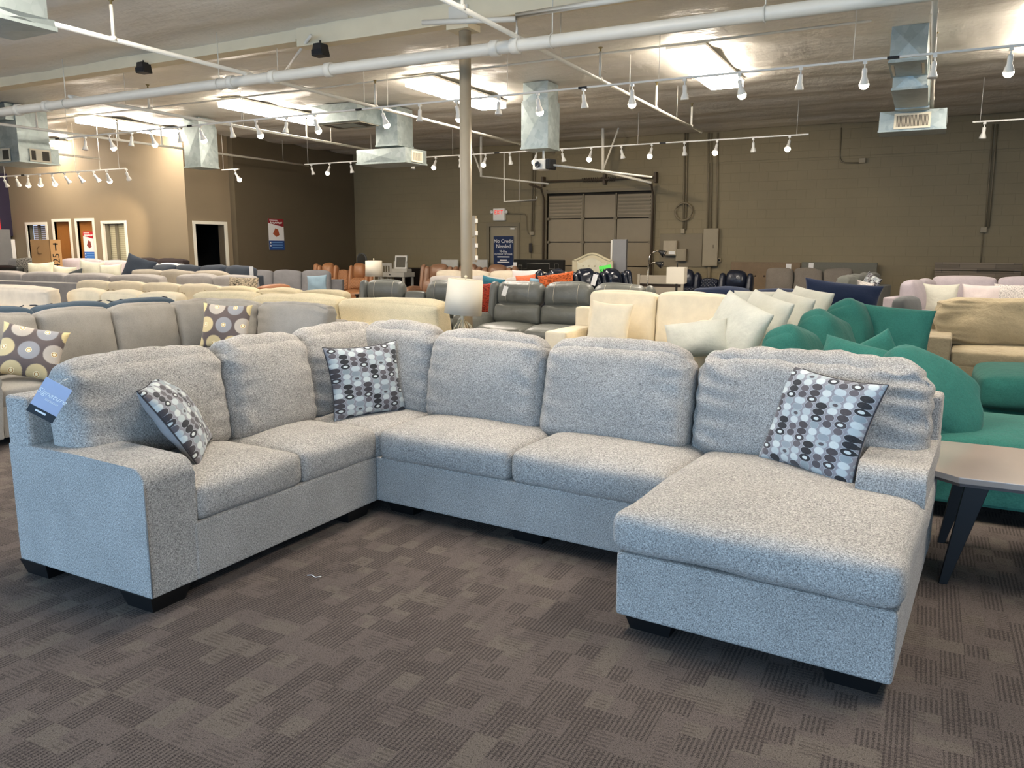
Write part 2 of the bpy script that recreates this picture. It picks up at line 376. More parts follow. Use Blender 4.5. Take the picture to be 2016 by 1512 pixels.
BLOCK=m_block('painted block','#85795e',.4); TAUPE=plain('taupe wall paint','#8a7a62',.7,var=.04,scale=1.5); DARKW=plain('dark taupe wall paint','#5d523f',.75,var=.05,scale=1.5)
WHITE=plain('white enamel','#e8e5dc',.45,var=.02); PIPE=plain('white pipe paint','#cfcbbf',.42,var=.05,scale=3); BLACK=plain('black plastic','#121213',.5); TRIM=plain('white trim paint','#e6e0cf',.5,var=.02)
BLACKW=plain('black stained wood','#0d0c0c',.5); CREAMB=plain('cream beam paint','#d3c8ac',.6,var=.06,scale=3); POLE=plain('taupe post paint','#a2957f',.45,var=.04)
PAPER=plain('white card','#eceae6',.7,var=.01); OLIVE=plain('olive wall paint','#7a6f59',.55,var=.04,scale=4); OLIVL=plain('light olive paint','#958a73',.55,var=.03)
CHROME=plain('brushed nickel','#b8b2a8',.25,1.0,var=.03); IVMET=plain('ivory enamel','#e0d5b8',.4,var=.03)
GREYB=plain('plain grey linen','#8d8a88',.9,var=.08,scale=40,bs=.3,bsc=200)
# ------------------------------------------------------------ hero sectional
def hero():
    x0,y0=-2.84,2.11; L=T(x0,y0,0,rz=R(-.7)); Rt=T(-2.80,3.67,0,rz=R(-4.3))
    root=empty('sectional_sofa',(-2.0,3.6,0)); inv=Matrix.Translation((2.0,-3.6,0))
    tag(root,'light grey chenille U-shaped sectional sofa with a chaise, nearest in the showroom','sofa')
    def p(name,me,M,mat=CHEN,lab=None):
        o=ob(name,me,mat,root,inv@M)
        if lab: o['label']=lab
        return o
    # bases
    p('base',box(-.95,0,.24,1.56,.07,.34,.012),L); p('base',box(-.93,1.80,0,.95,.07,.34,.012),Rt)
    p('base',box(1.815,2.865,-.616,.95,.07,.345,.02,3),Rt,lab='wide chaise base')
    # arms: side outline with softly rounded front
    def armo(d,h,back):
        pts=[(-back,.07),(-.003,.07),(-.003,h-.075)]
        for a in range(1,7): pts.append((-.075+.072*math.cos(R(a*15)),h-.075-.005+.075*math.sin(R(a*15))))
        pts+=[(-.45,h+.006),(-back,h)]
        return pts
    a=prism(armo(.97,.655,.965),0,.262,'y',.012); p('arm',a,L)
    pts=[(2.865-.285,.02),(2.865,.02)]
    pr=[(.135,.34),(.135,.575)]+[(.205-.07*math.cos(R(q*18)),.585+.07*math.sin(R(q*18))) for q in range(1,6)]+[(.95,.66),(.95,.34)]
    p('arm',prism(pr,2.598,2.872,'x',.012),Rt)
    # back frames
    p('back_frame',box(-.97,-.80,.005,1.6,.07,.885,.025,3),L)
    p('back_frame',box(-.97,2.868,.79,.968,.07,.875,.025,3),Rt); p('back_frame',box(-.97,-.80,-.1,.8,.07,.88,.02),Rt)
    # seat cushions  (local x = depth for the left run)
    sc=lambda w,d,s,cz=.035:cush(w,d,.19,.055,(.006,.012,cz),14,0,s,0,.006)
    p('seat_cushion',sc(.73,.695,1),L@T(-.36,.60,.425)); p('seat_cushion',sc(.73,.655,2),L@T(-.36,1.265,.42))
    p('seat_cushion',sc(.80,.80,5,.02),Rt@T(-.41,.385,.415),lab='square corner seat cushion')
    p('seat_cushion',sc(.915,.80,3),Rt@T(.455,.385,.42)); p('seat_cushion',sc(.90,.80,4),Rt@T(1.365,.385,.42))
    o=p('seat_cushion',cush(1.085,1.42,.18,.06,(.008,.014,.03),20,0,6,0,.008),Rt@T(2.335,.075,.432),lab='long wide chaise cushion')
    # notch-free chaise pad sits beside the arm, which stands on its rear corner
    # back cushions
    def bc(w,h,s,t=.235,wr=.010,cr=(.0,.05,.03),n=44): return cush(w,t,h,.088,(0,.045,.045),n,wr,s,.02,.006)
    lb=L@T(-.70,0,0,rz=R(90))     # cushions of the left run face +X
    p('back_cushion',bc(.93,.55,11,wr=.010),L@T(-.66,.53,.750,rz=R(90))@T(rx=-R(9)))
    p('back_cushion',bc(.67,.575,12),L@T(-.615,1.295,.745,rz=R(90))@T(rx=-R(11)))
    p('back_cushion',bc(.76,.575,13),L@T(-.64,1.98,.75,rz=R(88))@T(rx=-R(9)))
    p('back_cushion',bc(.66,.585,14),Rt@T(-.36,.665,.752)@T(rx=-R(9)))
    p('back_cushion',bc(.85,.575,15),Rt@T(.385,.60,.745)@T(rx=-R(11)))
    p('back_cushion',bc(.90,.575,16),Rt@T(1.255,.60,.742)@T(rx=-R(11)))
    p('back_cushion',bc(1.13,.565,17,wr=.026),Rt@T(2.275,.655,.745)@T(rx=-R(9)))
    # piping / seams on the arm front
    se=plain('grey welt','#77726c',.9)
    p('seam',tubes([([(.0005,.0,q) for q in (.08,.3,.57)],.0035)],6),L,se); 
    ft=boxes([(-.05,.05,-.05,.05,0,.075)],.006)
    bm=bmesh.new(); bmesh.ops.create_cube(bm,size=1)
    for v in bm.verts:
        k=.5 if v.co.z>0 else .4; v.co=Vector((math.copysign(.21*k,v.co.x),math.copysign(.21*k,v.co.y),.0 if v.co.z<0 else .075))
    ft=bm2me(bm)
    for M_,x,y in ((L,-.11,.1),(L,-.86,.1),(L,-.11,1.4),(Rt,.12,.14),(Rt,1.0,.14),(Rt,1.95,-.48),(Rt,2.73,-.48),(Rt,2.73,.85),(Rt,1.2,.85),(Rt,-.8,.85)):
        p('foot',ft,M_@T(x,y,0),BLACKW)
    return L,Rt
HL,HR=hero()
EDG=plain('charcoal piping','#3b383a',.8)
throw('throw_pillow','oval-print throw pillow tipped against the left arm of the light grey sectional',.47,.46,OVAL,(-3.27,2.65,.735),38,32,-5,.15,1,'oval-print pillows on the grey sectional',EDG,back=GREYB)
throw('throw_pillow','oval-print throw pillow propped in the corner of the light grey sectional',.52,.47,OVAL,(-3.12,3.97,.735),-24,13,-1,.15,2,'oval-print pillows on the grey sectional',EDG,back=GREYB)
throw('throw_pillow','oval-print throw pillow leaning on the chaise back beside its arm',.54,.50,OVAL,(-.39,3.90,.755),-121,20,3,.16,3,'oval-print pillows on the grey sectional',EDG,back=GREYB)
# hang tag on the sofa's left cushion
def hangtag():
    c=PY(97,788,2.03); t=empty('hang_tag',c,label='silvery blue hang tag with script lettering on the left end of the grey sectional',cat='tag')
    M=T(rz=R(38))@T(ry=R(33))
    ob('card',box(-.058,.058,-.0008,.0008,-.05,.085),plain('silver blue card','#a3a7ba',.35,.1,var=.05,scale=12),t,M)
    ob('black_band',box(-.058,.058,-.0012,.001,-.085,-.05),BLACK,t,M)
    text('lettering','Signature',.034,PAPER,t,M@T(-.0,-.0015,.022)@FRONT,ex=.0003,shear=.35)
    text('lettering','DESIGN',.013,PAPER,t,M@T(.012,-.0015,-.004)@FRONT,ex=.0003,sx=1.3)
    ob('stripe',box(-.028,.018,-.0016,-.0012,-.068,-.06),PAPER,t,M)
    ob('loop',tube([(0,0,.08),(.004,.002,.10),(.015,.02,.115)],.0012,5),PAPER,t,M)
hangtag()
# ------------------------------------------------------------ room
ZC=4.15; YB=18.6; XW=-14.84
struct('floor',box(-22.6,6.1,-4.2,18.8,-.1,0),CARPET)
def grid(x0,x1,y0,y1,z,nx,ny,amp):
    bm=bmesh.new(); V=[[None]*(ny+1) for _ in range(nx+1)]
    for i in range(nx+1):
        for j in range(ny+1):
            x=x0+(x1-x0)*i/nx; y=y0+(y1-y0)*j/ny
            dz=noise.noise(Vector((x*.8,y*1.1,0)))*amp+noise.noise(Vector((x*2.3,y*.9,5)))*amp*.4
            dz-=amp*1.1*abs(math.cos(PI*y/1.25))**6*-1
            V[i][j]=bm.verts.new((x,y,z+max(-.02,dz)))
    for i in range(nx):
        for j in range(ny): bm.faces.new((V[i][j],V[i][j+1],V[i+1][j+1],V[i+1][j]))
    return bm2me(bm,smooth=True)
struct('ceiling',grid(-22.6,6.1,-4.2,18.8,ZC+.02,150,150,.035),CEIL)
def wallbox(x0,x1,y0,y1,z0=0,z1=ZC+.1): return (x0,x1,y0,y1,z0,z1)
# rear wall with the man door and roll-up door openings
ed0,ed1=PY(964,450,YB).x,PY(1018,450,YB).x; gd0,gd1=PY(1078,380,YB).x,PY(1284,378,YB).x
EX=(ed0,ed1,2.13); GX=(gd0,gd1,2.93)
struct('wall_back',boxes([wallbox(XW-.2,EX[0],YB,YB+.2),(EX[0],EX[1],YB,YB+.2,EX[2],ZC+.1),wallbox(EX[1],GX[0],YB,YB+.2),(GX[0],GX[1],YB,YB+.2,GX[2],ZC+.1),wallbox(GX[1],6.1,YB,YB+.2)]),BLOCK)
struct('wall_right',box(6,6.2,-4.2,18.8,0,ZC+.1),BLOCK)
struct('wall_left_rear',box(XW-.17,XW,14.1,YB,0,ZC+.1),DARKW)
yd0,yd1=12.93+.08,13.86
struct('wall_side',boxes([(-15.2,-15.01,12.8,yd0,0,ZC+.1),(-15.2,-15.01,yd0,yd1,2.1,ZC+.1),(-15.2,-15.01,yd1,15.1,0,ZC+.1)]),TAUPE)
# office wall (faces the shop) with two glazed and two timber doors
YA=12.8
XL=PY(22,450,YA).x
dx=[(PY(a,450,YA).x+.07,PY(b,450,YA).x-.07) for a,b in ((51,94),(104,141),(149,187),(200,250))]
tops=[2.13,2.20,2.20,2.13]
L_=[]; cx=-22.4
for (a,b),z in zip(dx,tops):
    L_.append(wallbox(cx,a,YA,YA+.14)); L_.append((a,b,YA,YA+.14,z,ZC+.1)); cx=b
L_.append(wallbox(cx,-15.2,YA,YA+.14)); struct('wall_office',boxes(L_),TAUPE)
struct('wall_left',box(XL-.2,XL,-4.2,12.9,0,ZC+.1),plain('dim grey wall','#3a3836',.8))
struct('wall_office_back',box(-22.3,-15.3,15.3,15.4,0,ZC),DARKW); struct('wall_hall',box(-15.3,-14.9,15.1,15.2,0,ZC),DARKW)
# street-side wall with the shop windows behind the viewpoint
fw=[wallbox(-22.3,-12.6,-2.8,-2.6),(-12.6,5,-2.8,-2.6,0,.12),(-12.6,5,-2.8,-2.6,2.6,ZC+.1),wallbox(5,6.1,-2.8,-2.6)]
struct('wall_front',boxes(fw),TAUPE)
struct('window_1',boxes([(x-.03,x+.03,-2.74,-2.66,.12,2.6) for x in (-12.57,-9.7,-6.8,-3.9,-1,1.9,4.97)]+[(-12.6,5,-2.74,-2.66,.1,.16),(-12.6,5,-2.74,-2.66,2.56,2.6)]),WHITE)
# doors of the office wall
def doortrim(n,x0,x1,z,y,dp=.14,glass=False,wood=None,knob=True):
    r=empty('door_%d'%n,((x0+x1)/2,y,0)); r['kind']='structure'; w=(x1-x0)/2; t=.07
    ob('door_frame',boxes([(-w-t,-w,-.02,dp,0,z+t),(w,w+t,-.02,dp,0,z+t),(-w,w,-.02,dp,z,z+t)]),TRIM,r)
    if glass:
        ob('mullion',boxes([(-.04,.04,.05,.09,0,z),(-w,-w+.1,.05,.09,0,z)]),plain('olive grey aluminium','#6f6a5a',.5),r)
        ob('blind',boxes([(-w+.1,w,.10,.102,z-.02-i*.05-.045,z-.02-i*.05) for i in range(int(z/.05))]),glass,r)
    elif wood:
        ob('door_leaf',box(-w,w,.06,.10,0,z),wood,r)
        k=ob('door_handle',lathe([(.0,0),(.02,0),(.012,.03),(.03,.05),(.0,.07)],12),CHROME,r,T(-w+.08,.06,1.0,rx=R(90)))
    return r
BL1=plain('pinkish grey blind','#8d7f74',.6); BL2=plain('sage blind','#b9b396',.6); OAK=m_wood('honey oak veneer','#8a5522','#a66f35',3,.45,(14,14,1))
doortrim(1,*dx[0],tops[0],YA,glass=BL1); doortrim(2,*dx[1],tops[1],YA,wood=OAK); doortrim(3,*dx[2],tops[2],YA,wood=OAK); doortrim(4,*dx[3],tops[3],YA,glass=BL2)
# side doorway standing open on a dark room
r=empty('door_5',(-15.01,(yd0+yd1)/2,0)); r['kind']='structure'; w=(yd1-yd0)/2
ob('door_frame',boxes([(-.19,.02,-w-.07,-w,0,2.17),(-.19,.02,w,w+.09,0,2.17),(-.19,.02,-w,w,2.1,2.17)]),TRIM,r)
struct('wall_dark_room',boxes([(-17.2,-15.35,12.98,13.02,0,2.6),(-17.2,-17.1,13.02,14.4,0,2.6),(-17.2,-15.2,14.4,14.5,0,2.6),(-17.2,-15.2,12.98,14.5,2.6,2.65)]),plain('dark room black','#0a0a0a',.9))  # darkness of the room put into a near-black wall colour
y6=(14.55,14.95); r=empty('door_6',(-15.0,14.75,0)); r['kind']='structure'; ob('door_leaf',box(0,.03,-.25,.25,0,2.0),m_wood('red oak veneer','#6a3417','#83451f',3,.5,(14,14,1)),r)
# poster on the oak door
def poster(name,label,px,py0,py1,place,top,mid,bot):
    t=empty(name,place['c'],label=label,cat='poster'); w,h=place['s']; M=place['M']
    ob('sheet',box(-w/2,w/2,-.003,0,-h/2,h/2),PAPER,t,M)
    ob('heading_band',prism([(-w/2,h/2),(w/2,h/2),(w/2,h*.24),(0,h*.30),(-w/2,h*.36)],-.006,-.003,'y'),top,t,M)
    ob('picture',prism([(-w*.22,h*.02),(-w*.05,h*.2),(w*.12,h*.16),(w*.2,-h*.02),(0,-h*.08)],-.006,-.003,'y'),mid,t,M)
    ob('blue_panel',box(-w/2,w/2,-.006,-.003,-h/2,-h*.2),bot,t,M)
    ob('script_line',tubes([([(-w*.38+w*.76*q/24,-.008,h*.37+h*.03*math.sin(q*1.9)) for q in range(25)],w*.018)],5),PAPER,t,M); ob('headline_bar',box(-w*.42,w*.1,-.008,-.006,h*.44,h*.46),PAPER,t,M)
    for q in range(3): ob('text_line',box(-w*.3,w*.38,-.0075,-.006,-h*.27-q*h*.08,-h*.25-q*h*.08),plain('pale blue ink','#7fa9d6',.6),t,M)
    for q in range(2): ob('bullet',box(-w*.44,-w*.36,-.0075,-.006,-h*.29-q*h*.1,-h*.24-q*h*.1),PAPER,t,M)
RED=plain('poster red','#c22a33',.6); PUR=plain('poster brown','#8a4038',.6); BLU=plain('poster blue','#2f6fc0',.6); BLUD=plain('poster deep blue','#244a86',.6)
a=PY(162,456,YA+.05); b=PY(190,513,YA+.05); c=(a+b)/2
poster('poster','pink and blue poster stuck on the orange oak door',0,0,0,{'c':(c.x,YA+.055,c.z),'s':((b.x-a.x)*.95,a.z-b.z),'M':T()},RED,PUR,BLU)
a=PX(527,430,XW); b=PX(560,492,XW); c=(a+b)/2
poster('poster','red and blue poster on the dark brown side wall',0,0,0,{'c':(XW+.004,c.y,c.z),'s':(b.y-a.y,a.z-b.z+.0),'M':T(rz=R(90))},plain('poster dark red','#8d2228',.6),plain('poster rust','#a5512f',.6),BLUD)
# ------------------------------------------------------------ rear wall
def wb(x0,y0,x1,y1,Y=YB): a=PY(x0,y0,Y); b=PY(x1,y1,Y); return a.x,b.x,b.z,a.z   # x0,x1,z0,z1
r=empty('door_7',((ed0+ed1)/2,YB,0)); r['kind']='structure'; w=(ed1-ed0)/2
ob('door_frame',boxes([(-w-.09,-w,-.03,.05,0,2.22),(w,w+.09,-.03,.05,0,2.22),(-w,w,-.03,.05,2.13,2.22)]),OLIVE,r)
ob('door_leaf',box(-w,w,.03,.08,0,2.13),OLIVL,r); ob('door_handle',tube([(w-.08,.03,1.0),(w-.08,-.04,1.0),(w-.2,-.04,1.0)],.012),CHROME,r)
ob('door_closer',box(w-.2,w-.08,-.0,.03,2.05,2.09),WHITE,r)
# banner on the door
x0,x1,z0,z1=wb(971,465,1010,532,YB-.02); t=empty('banner',((x0+x1)/2,YB-.015+.03,(z0+z1)/2),label='dark blue banner with white lettering hung on the rear exit door',cat='banner')
w2,h2=(x1-x0)/2,(z1-z0)/2; NAVB=plain('banner navy','#16294f',.6,var=.25,scale=14)
ob('sheet',box(-w2,w2,-.012,-.006,-h2,h2),PAPER,t)
pr=[(-w2,h2),(w2,h2)]+[(w2-2*w2*q/10,-h2*.70-.05*math.sin(q/10*PI)) for q in range(11)]
ob('blue_field',prism(pr,-.016,-.012,'y'),NAVB,t)
for s,sz,zz in (('No Credit',.14,.70),('Needed',.14,.40),('90-Day',.085,.10),('PAYMENT OPTIONS',.062,-.07)):
    text('lettering',s,sz*w2*2/.62,PAPER,t,T(0,-.02,zz*h2)@FRONT,ex=.002)
ob('text_line',boxes([(-w2*a,w2*a,-.019,-.016,h2*z-.014,h2*z+.014) for a,z in ((.62,-.22),(.35,-.42),(.6,-.54))]),PAPER,t)
# exit sign
x0,x1,z0,z1=wb(975,412,995,431); c=((x0+x1)/2,YB,(z0+z1)/2); t=empty('exit_sign',c,label='white EXIT sign with red letters and two lamp heads, over the rear door',cat='sign')
ob('housing',box(-.17,.17,-.09,0,-.17,.14,.012),WHITE,t); text('lettering','EXIT',.15,emit('exit red','#ff3a2c',1.0,False),t,T(0,-.093,.035)@FRONT,ex=.002,sx=.82)
for s in (-1,1): ob('lamp_head',lathe([(.0,0),(.035,.0),(.045,.05),(.045,.08),(0,.08)],12),WHITE,t,T(s*.215,-.02,.04,rx=R(80)))
# roll-up door
gw=(gd1-gd0)/2; r=empty('door_8',((gd0+gd1)/2,YB,0)); r['kind']='structure'; DW=plain('roll-up door olive','#8d8069',.5,var=.04)
DK=plain('door gap shadow brown','#2a251c',.8)
ob('door_frame',boxes([(-gw-.10,-gw,-.05,.06,0,3.02),(gw,gw+.10,-.05,.06,0,3.02),(-gw,gw,-.05,.06,2.93,3.0)]),OLIVE,r)
sec=[(-gw,-gw+.95),(-gw+.99,gw-.93),(gw-.89,gw)]
rows=[0,.55,1.13,1.72,2.3,2.88]
ob('door_leaf',boxes([(a+.01,b-.01,.04,.08,z0+.012,z1-.012) for a,b in sec for z0,z1 in zip(rows,rows[1:])],.008),DW,r)
ob('door_backing',box(-gw,gw,.10,.12,0,2.93),DK,r)
ob('louvres',boxes([(a+.04,b-.04,.015,.045,2.35+q*.085,2.39+q*.085) for a,b in (sec[0],sec[2]) for q in range(6)]),OLIVE,r)
for q in (-gw+.97,gw-.91): ob('rail',box(q-.02,q+.02,.02,.05,0,2.9),OLIVE,r)
for q in (-gw+.01,-gw+.97,gw-.91,gw-.01):
    for z in rows[1:-1]: ob('hinge',box(q-.05,q+.05,-.01,.04,z-.03,z+.03),OLIVE,r)
t=empty('door_spring_shaft',((gd0+gd1)/2,YB-.02,3.1),label='rusty brown torsion shaft with spring over the roll-up door',cat='shaft')
RUST=plain('old rail brown','#54483a',.6)
ob('shaft',tube([(-gw-.08,-.12,.12),(gw+.12,-.12,.12)],.022),RUST,t)
ob('spring',tube([(-gw+1.0+q*.008,-.12+.05*math.cos(q*.9),.12+.05*math.sin(q*.9)) for q in range(110)],.009,5),RUST,t)
for q in (-gw-.08,0.2,gw+.1): ob('bracket',box(q-.03,q+.03,-.14,.02,.0,.24),RUST,t)
t=empty('door_track',(gd1,YB,2.9),label='steel door tracks curving down beside the roll-up door',cat='track')
ob('track_rail',tubes([([(.06,-.1,-2.9),(.06,-.1,-.1),(.06,-.25,.15),(.06,-.9,.2)],.03),([(-2*gw-.06,-.1,-2.9),(-2*gw-.06,-.1,-.1),(-2*gw-.06,-.25,.15),(-2*gw-.06,-.9,.2)],.03)]),RUST,t)
# panels, boxes, conduits
def wallpanel(name,label,px,depth,mat,cat='box',door=True,group=None):
    x0,x1,z0,z1=wb(px[0],px[1],px[2],px[3]); t=empty(name,((x0+x1)/2,YB-.004,(z0+z1)/2),label=label,cat=cat,group=group); w,h=(x1-x0)/2,(z1-z0)/2
    ob('cabinet_body',box(-w,w,-depth,0,-h,h,.008),mat,t)
    if door: ob('cover_door',box(-w+.02,w-.02,-depth-.008,-depth,-h+.02,h-.02,.003),mat,t)
    return t,w,h
t,w,h=wallpanel('electrical_panel','tall olive electrical panel on the rear wall',(1388,450,1414,524),.13,OLIVL); ob('latch',box(.05,.08,-.15,-.138,-.02,.06),OLIVE,t)
wallpanel('backing_board','flat olive plywood board behind the small boxes on the rear wall',(1300,460,1381,526),.02,OLIVE,'board',False)
t,w,h=wallpanel('junction_cabinet','pale beige wall box with a white sticker on the rear wall',(1310,474,1335,503),.16,plain('pale beige steel','#a99d86',.5)); ob('sticker',box(-.02,w-.03,-.171,-.168,-h+.03,-h+.1),PAPER,t)
wallpanel('junction_cabinet','square olive box beside the pale beige wall box',(1334,490,1353,514),.14,OLIVL)
t,w,h=wallpanel('outlet_box','small olive outlet box right of the tall electrical panel',(1413,508,1420,516),.07,OLIVL,'outlet',False); ob('socket',lathe([(0,0),(.03,0),(.03,.006),(0,.006)],12),BLACK,t,T(0,-.07,0,rx=R(90)))
def conduit(label,pts,r=.02,mat=OLIVE,name='conduit',cat='conduit'):
    P=[Vector(p) for p in pts]; t=ob(name,tube([p-P[0] for p in P],r),mat); t.location=P[0]; return tag(t,label,cat)
def wp(px,py,off=.04): v=PY(px,py,YB); return (v.x,YB-off,v.z)
conduit('pair-left olive conduit dropping to the small boxes under the coil',[wp(1349,262),wp(1346,452)]); conduit('pair-right olive conduit dropping to the small boxes under the coil',[wp(1354,262),wp(1351,452)])
v=PY(1348,417,YB); t=ob('cable_coil',tube([(.2*math.cos(a*PI/12),.01*math.sin(a),.2*math.sin(a*PI/12)) for a in range(24)],.022,8,True),OLIVE); t.location=(v.x,YB-.09,v.z); tag(t,'olive painted cable coil looped on the rear wall','coil')
t,w,h=wallpanel('conduit_box','little olive splitter box under the cable coil',(1342,450,1349,460),.08,OLIVL,'box',False)
for q,nm in ((1396,'leftmost'),(1402,'middle'),(1414,'rightmost')): conduit('olive conduit running up from the tall electrical panel, %s of three'%nm,[wp(q,262),wp(q-2,450)],.022)
conduit('thick olive conduit stub under the tall electrical panel',[wp(1397,524),wp(1396,565)],.05)
conduit('olive conduit with a bend from the EXIT sign to the wall box',[wp(998,421),wp(1034,421),wp(1037,426),wp(1038,450),wp(1041,459),wp(1046,461)],.014)
conduit('left olive conduit beside the exit door',[wp(1050,300),wp(1048,460)],.018); conduit('right olive conduit beside the exit door, ending at the wall box',[wp(1055,300),wp(1051,460)],.018)
t,w,h=wallpanel('wall_box','small olive wall box right of the exit door',(1045,456,1053,463),.07,OLIVL,'box',False)
conduit('olive cord with a black plug, hanging by the exit door',[wp(1047,463),wp(1047,508)],.008)
v=PY(1047,488,YB); t=ob('cord_plug',box(-.045,.045,-.04,.0,-.12,.12,.02),plain('dark brown rubber','#2b2520',.6)); t.location=(v.x,YB-.05,v.z); tag(t,'dark brown plug hanging on the rear wall by the exit door','plug')
conduit('left olive conduit of the pair near the right end of the rear wall',[wp(1955,245),wp(1940,448)],.018); conduit('right olive conduit of the pair near the right end of the rear wall',[wp(1963,245),wp(1946,448)],.018)
t,w,h=wallpanel('outlet_box','small pale outlet box at the foot of the right conduit pair',(1930,447,1942,458),.07,OLIVL,'outlet',False); conduit('thin olive conduit below the outlet box at the right',[wp(1935,458),wp(1930,520)],.012)
conduit('olive conduit bending to a small box high on the rear wall',[wp(1657,252),wp(1653,310),wp(1657,319),wp(1664,321),wp(1692,321)],.016)
t,w,h=wallpanel('outlet_box','small beige box at the end of the high bent conduit',(1692,312,1704,321),.08,OLIVL,'outlet',False)
# low ledger strips and upper furring board along the wall
zl=PY(1700,306,YB).z; t=ob('trim_1',box(PY(1375,316,YB).x,6,YB-.025,YB,zl,ZC-.02),BLOCK); t['kind']='structure'
# white looped riser in front of the wall
Yp=16.9
def yp(px,py): v=PY(px,py,Yp); return v
conduit('white pipe loop hanging in front of the exit sign',[yp(993,300),yp(993,397),yp(1055,394),yp(1057,387)],.022,PIPE,'hanging_pipe','pipe')
conduit('thin white rod holding the white pipe loop',[yp(1022,300),yp(1022,396)],.008,PIPE,'hanger_rod','rod')
# bracing gallows from the ceiling (steel angle)
t=ob('pipe_brace',tubes([([yp(1187,340),yp(1187,228)],.035),([yp(1178,229),yp(1227,227)],.03),([yp(1227,227),yp(1188,333)],.02),([yp(1187,337),yp(1283,360)],.03),([yp(1187,228),yp(1187,200)],.02)]),PIPE); tag(t,'white triangular pipe brace hung from the ceiling left of the roll-up door track','brace')
t=ob('pipe_brace',tubes([([yp(947,348),yp(947,250)],.03),([yp(928,250),yp(955,249)],.025),([yp(928,290),yp(947,342)],.02),([yp(947,347),yp(1080,362)],.02)]),PIPE); tag(t,'white triangular pipe brace hung from the ceiling beside the post','brace')
# ------------------------------------------------------------ overhead
YBM=7.85
t=struct('trim_2',box(-7.0,6.05,YBM-.09,YBM+.09,3.97,ZC+.05,.01),CREAMB)
struct('trim_3',boxes([(-22.2,-7.0,YBM-.06,YBM+.06,4.06,ZC+.05),(-22.2,-7.0,YBM-.10,YBM+.10,4.03,4.06)]),CREAMB)
# round post
pp=PY(917,300,YBM); px_=pp.x
t=empty('post',(px_,YBM,0),label='round taupe steel post rising to the cream ceiling beam',cat='post')
ob('shaft',lathe([(.066,0),(.066,3.97)],28),POLE,t); ob('cap_plate',box(-.16,.12,-.13,.13,3.9,3.975,.004),CREAMB,t); ob('beam_saddle',box(-.14,.1,-.11,.11,3.97,4.14),PIPE,t)
# tall beige board behind the post
x0=PY(929,440,8.6).x; x1=PY(937,440,8.6).x; z0,z1=PY(932,516,8.6).z,PY(932,425,8.6).z
t=empty('sign_board',((x0+x1)/2,8.6,z0),label='narrow beige board with white edge tags fixed behind the round post',cat='board')
ob('board',box(-.10,(x1-x0)/2,-.02,.02,0,z1-z0),POLE,t)
for q in range(4): ob('edge_tag',box((x1-x0)/2,(x1-x0)/2+.012,-.025,.025,.03+q*.15,.08+q*.15),PAPER,t)
ob('bracket',tube([(-.12,0,.3),(px_+.06-(x0+x1)/2,-.7,.3)],.01),POLE,t)
# sprinkler main
YM,ZM=7.36,3.55
t=empty('sprinkler_main',(0,YM,ZM),label='thick white sprinkler main pipe crossing the whole ceiling',cat='pipe')
ob('pipe',tube([(-21,0,0),(-14,0,0),(-7,0,0),(0,0,0),(6,0,0)],.062,20),PIPE,t)
for px in (35,92,455,538,648,975,1015): 
    x=PY(px,200 if px<400 else 130,YM).x
    ob('coupling',lathe([(.072,-.045),(.08,-.04),(.08,.04),(.072,.045)],20),PIPE,t,T(x,0,0,ry=R(90)))
for x in (-19.6,-15.2,-10.9,-7.9,-3.4,-1.4,1.2):
    ob('hanger_rod',tube([(x,0,-.07),(x,0,ZC-ZM)],.006),PIPE,t); ob('clevis',tube([(x,.07*math.cos(a*PI/8),.07*math.sin(a*PI/8)) for a in range(16)],.006,5,True),PIPE,t)
zb=3.6
def branch(x,y0,y1,label,stubs,slope=0):
    t=empty('sprinkler_branch',(x,y0,zb),label=label,cat='pipe',group='sprinkler branch pipes')
    ob('pipe',tube([(0,0,.03),(0,(y1-y0)*.5,.03),(0,y1-y0,.03)],.024,10),PIPE,t)
    if y0<YM<y1: ob('riser',tube([(0,YM-y0,-.06),(0,YM-y0,.04)],.035),PIPE,t)
    for s in stubs:
        ob('sprinkler_stub',tubes([([(0,s-y0,.03),(0,s-y0,.36)],.018),([(0,s-y0,.02),(0,s-y0,.06)],.032)]),PIPE,t); ob('sprinkler_head',lathe([(.0,0),(.012,0),(.012,.03),(.03,.045),(.03,.05),(0,.05)],10),plain('brass','#8a7c55',.4,.8),t,T(0,s-y0,.36))
    k=y0+.9
    while k<y1: ob('hanger_rod',tube([(0,k-y0,.05),(0,k-y0,ZC-zb)],.005,5),PIPE,t); k+=2.3
branch(-3.78,5.2,14.6,'white sprinkler branch pipe crossing behind the round post towards the roll-up door',[6.3,9.6,11.9,13.9])
branch(-7.45,4.7,16.3,'white sprinkler branch pipe from the upper left duct to the post',[5.6,9.9,12.6,15.2])
branch(-10.75,7.3,16.6,'white sprinkler branch pipe left of the centre, under the second light',[8.6,12.1,14.9])
branch(-14.2,7.3,16.0,'white sprinkler branch pipe over the left office wall',[9.0,10.6,11.6])
branch(-17.6,7.3,12.6,'white sprinkler branch pipe at the far left',[9.0,11])
branch(-.12,6.5,14.6,'white sprinkler branch pipe beside the right-hand duct',[8.3,10.7,12.9])
conduit('smaller white pipe parallel to the sprinkler main, fed by a short riser',[(PY(1017,80,YM+.0).x,YM,3.6),(PY(1017,50,YM).x,YM,3.83),(-2.8,YM,3.84),(0,YM,3.86),(5.5,YM,3.86)],.03,PIPE,'feed_pipe','pipe')
conduit('left end of the smaller white pipe, from riser to beam',[(PY(1015,55,YM).x,YM,3.80),(PY(880,20,YM).x-.3,YM,3.9)],.028,PIPE,'feed_pipe','pipe')
conduit('thin grey conduit fixed to the ceiling above the spotlight track',[(-18,10.45,ZC-.03),(-9,10.45,ZC-.03),(-.78,10.3,ZC-.03)],.016,PIPE)
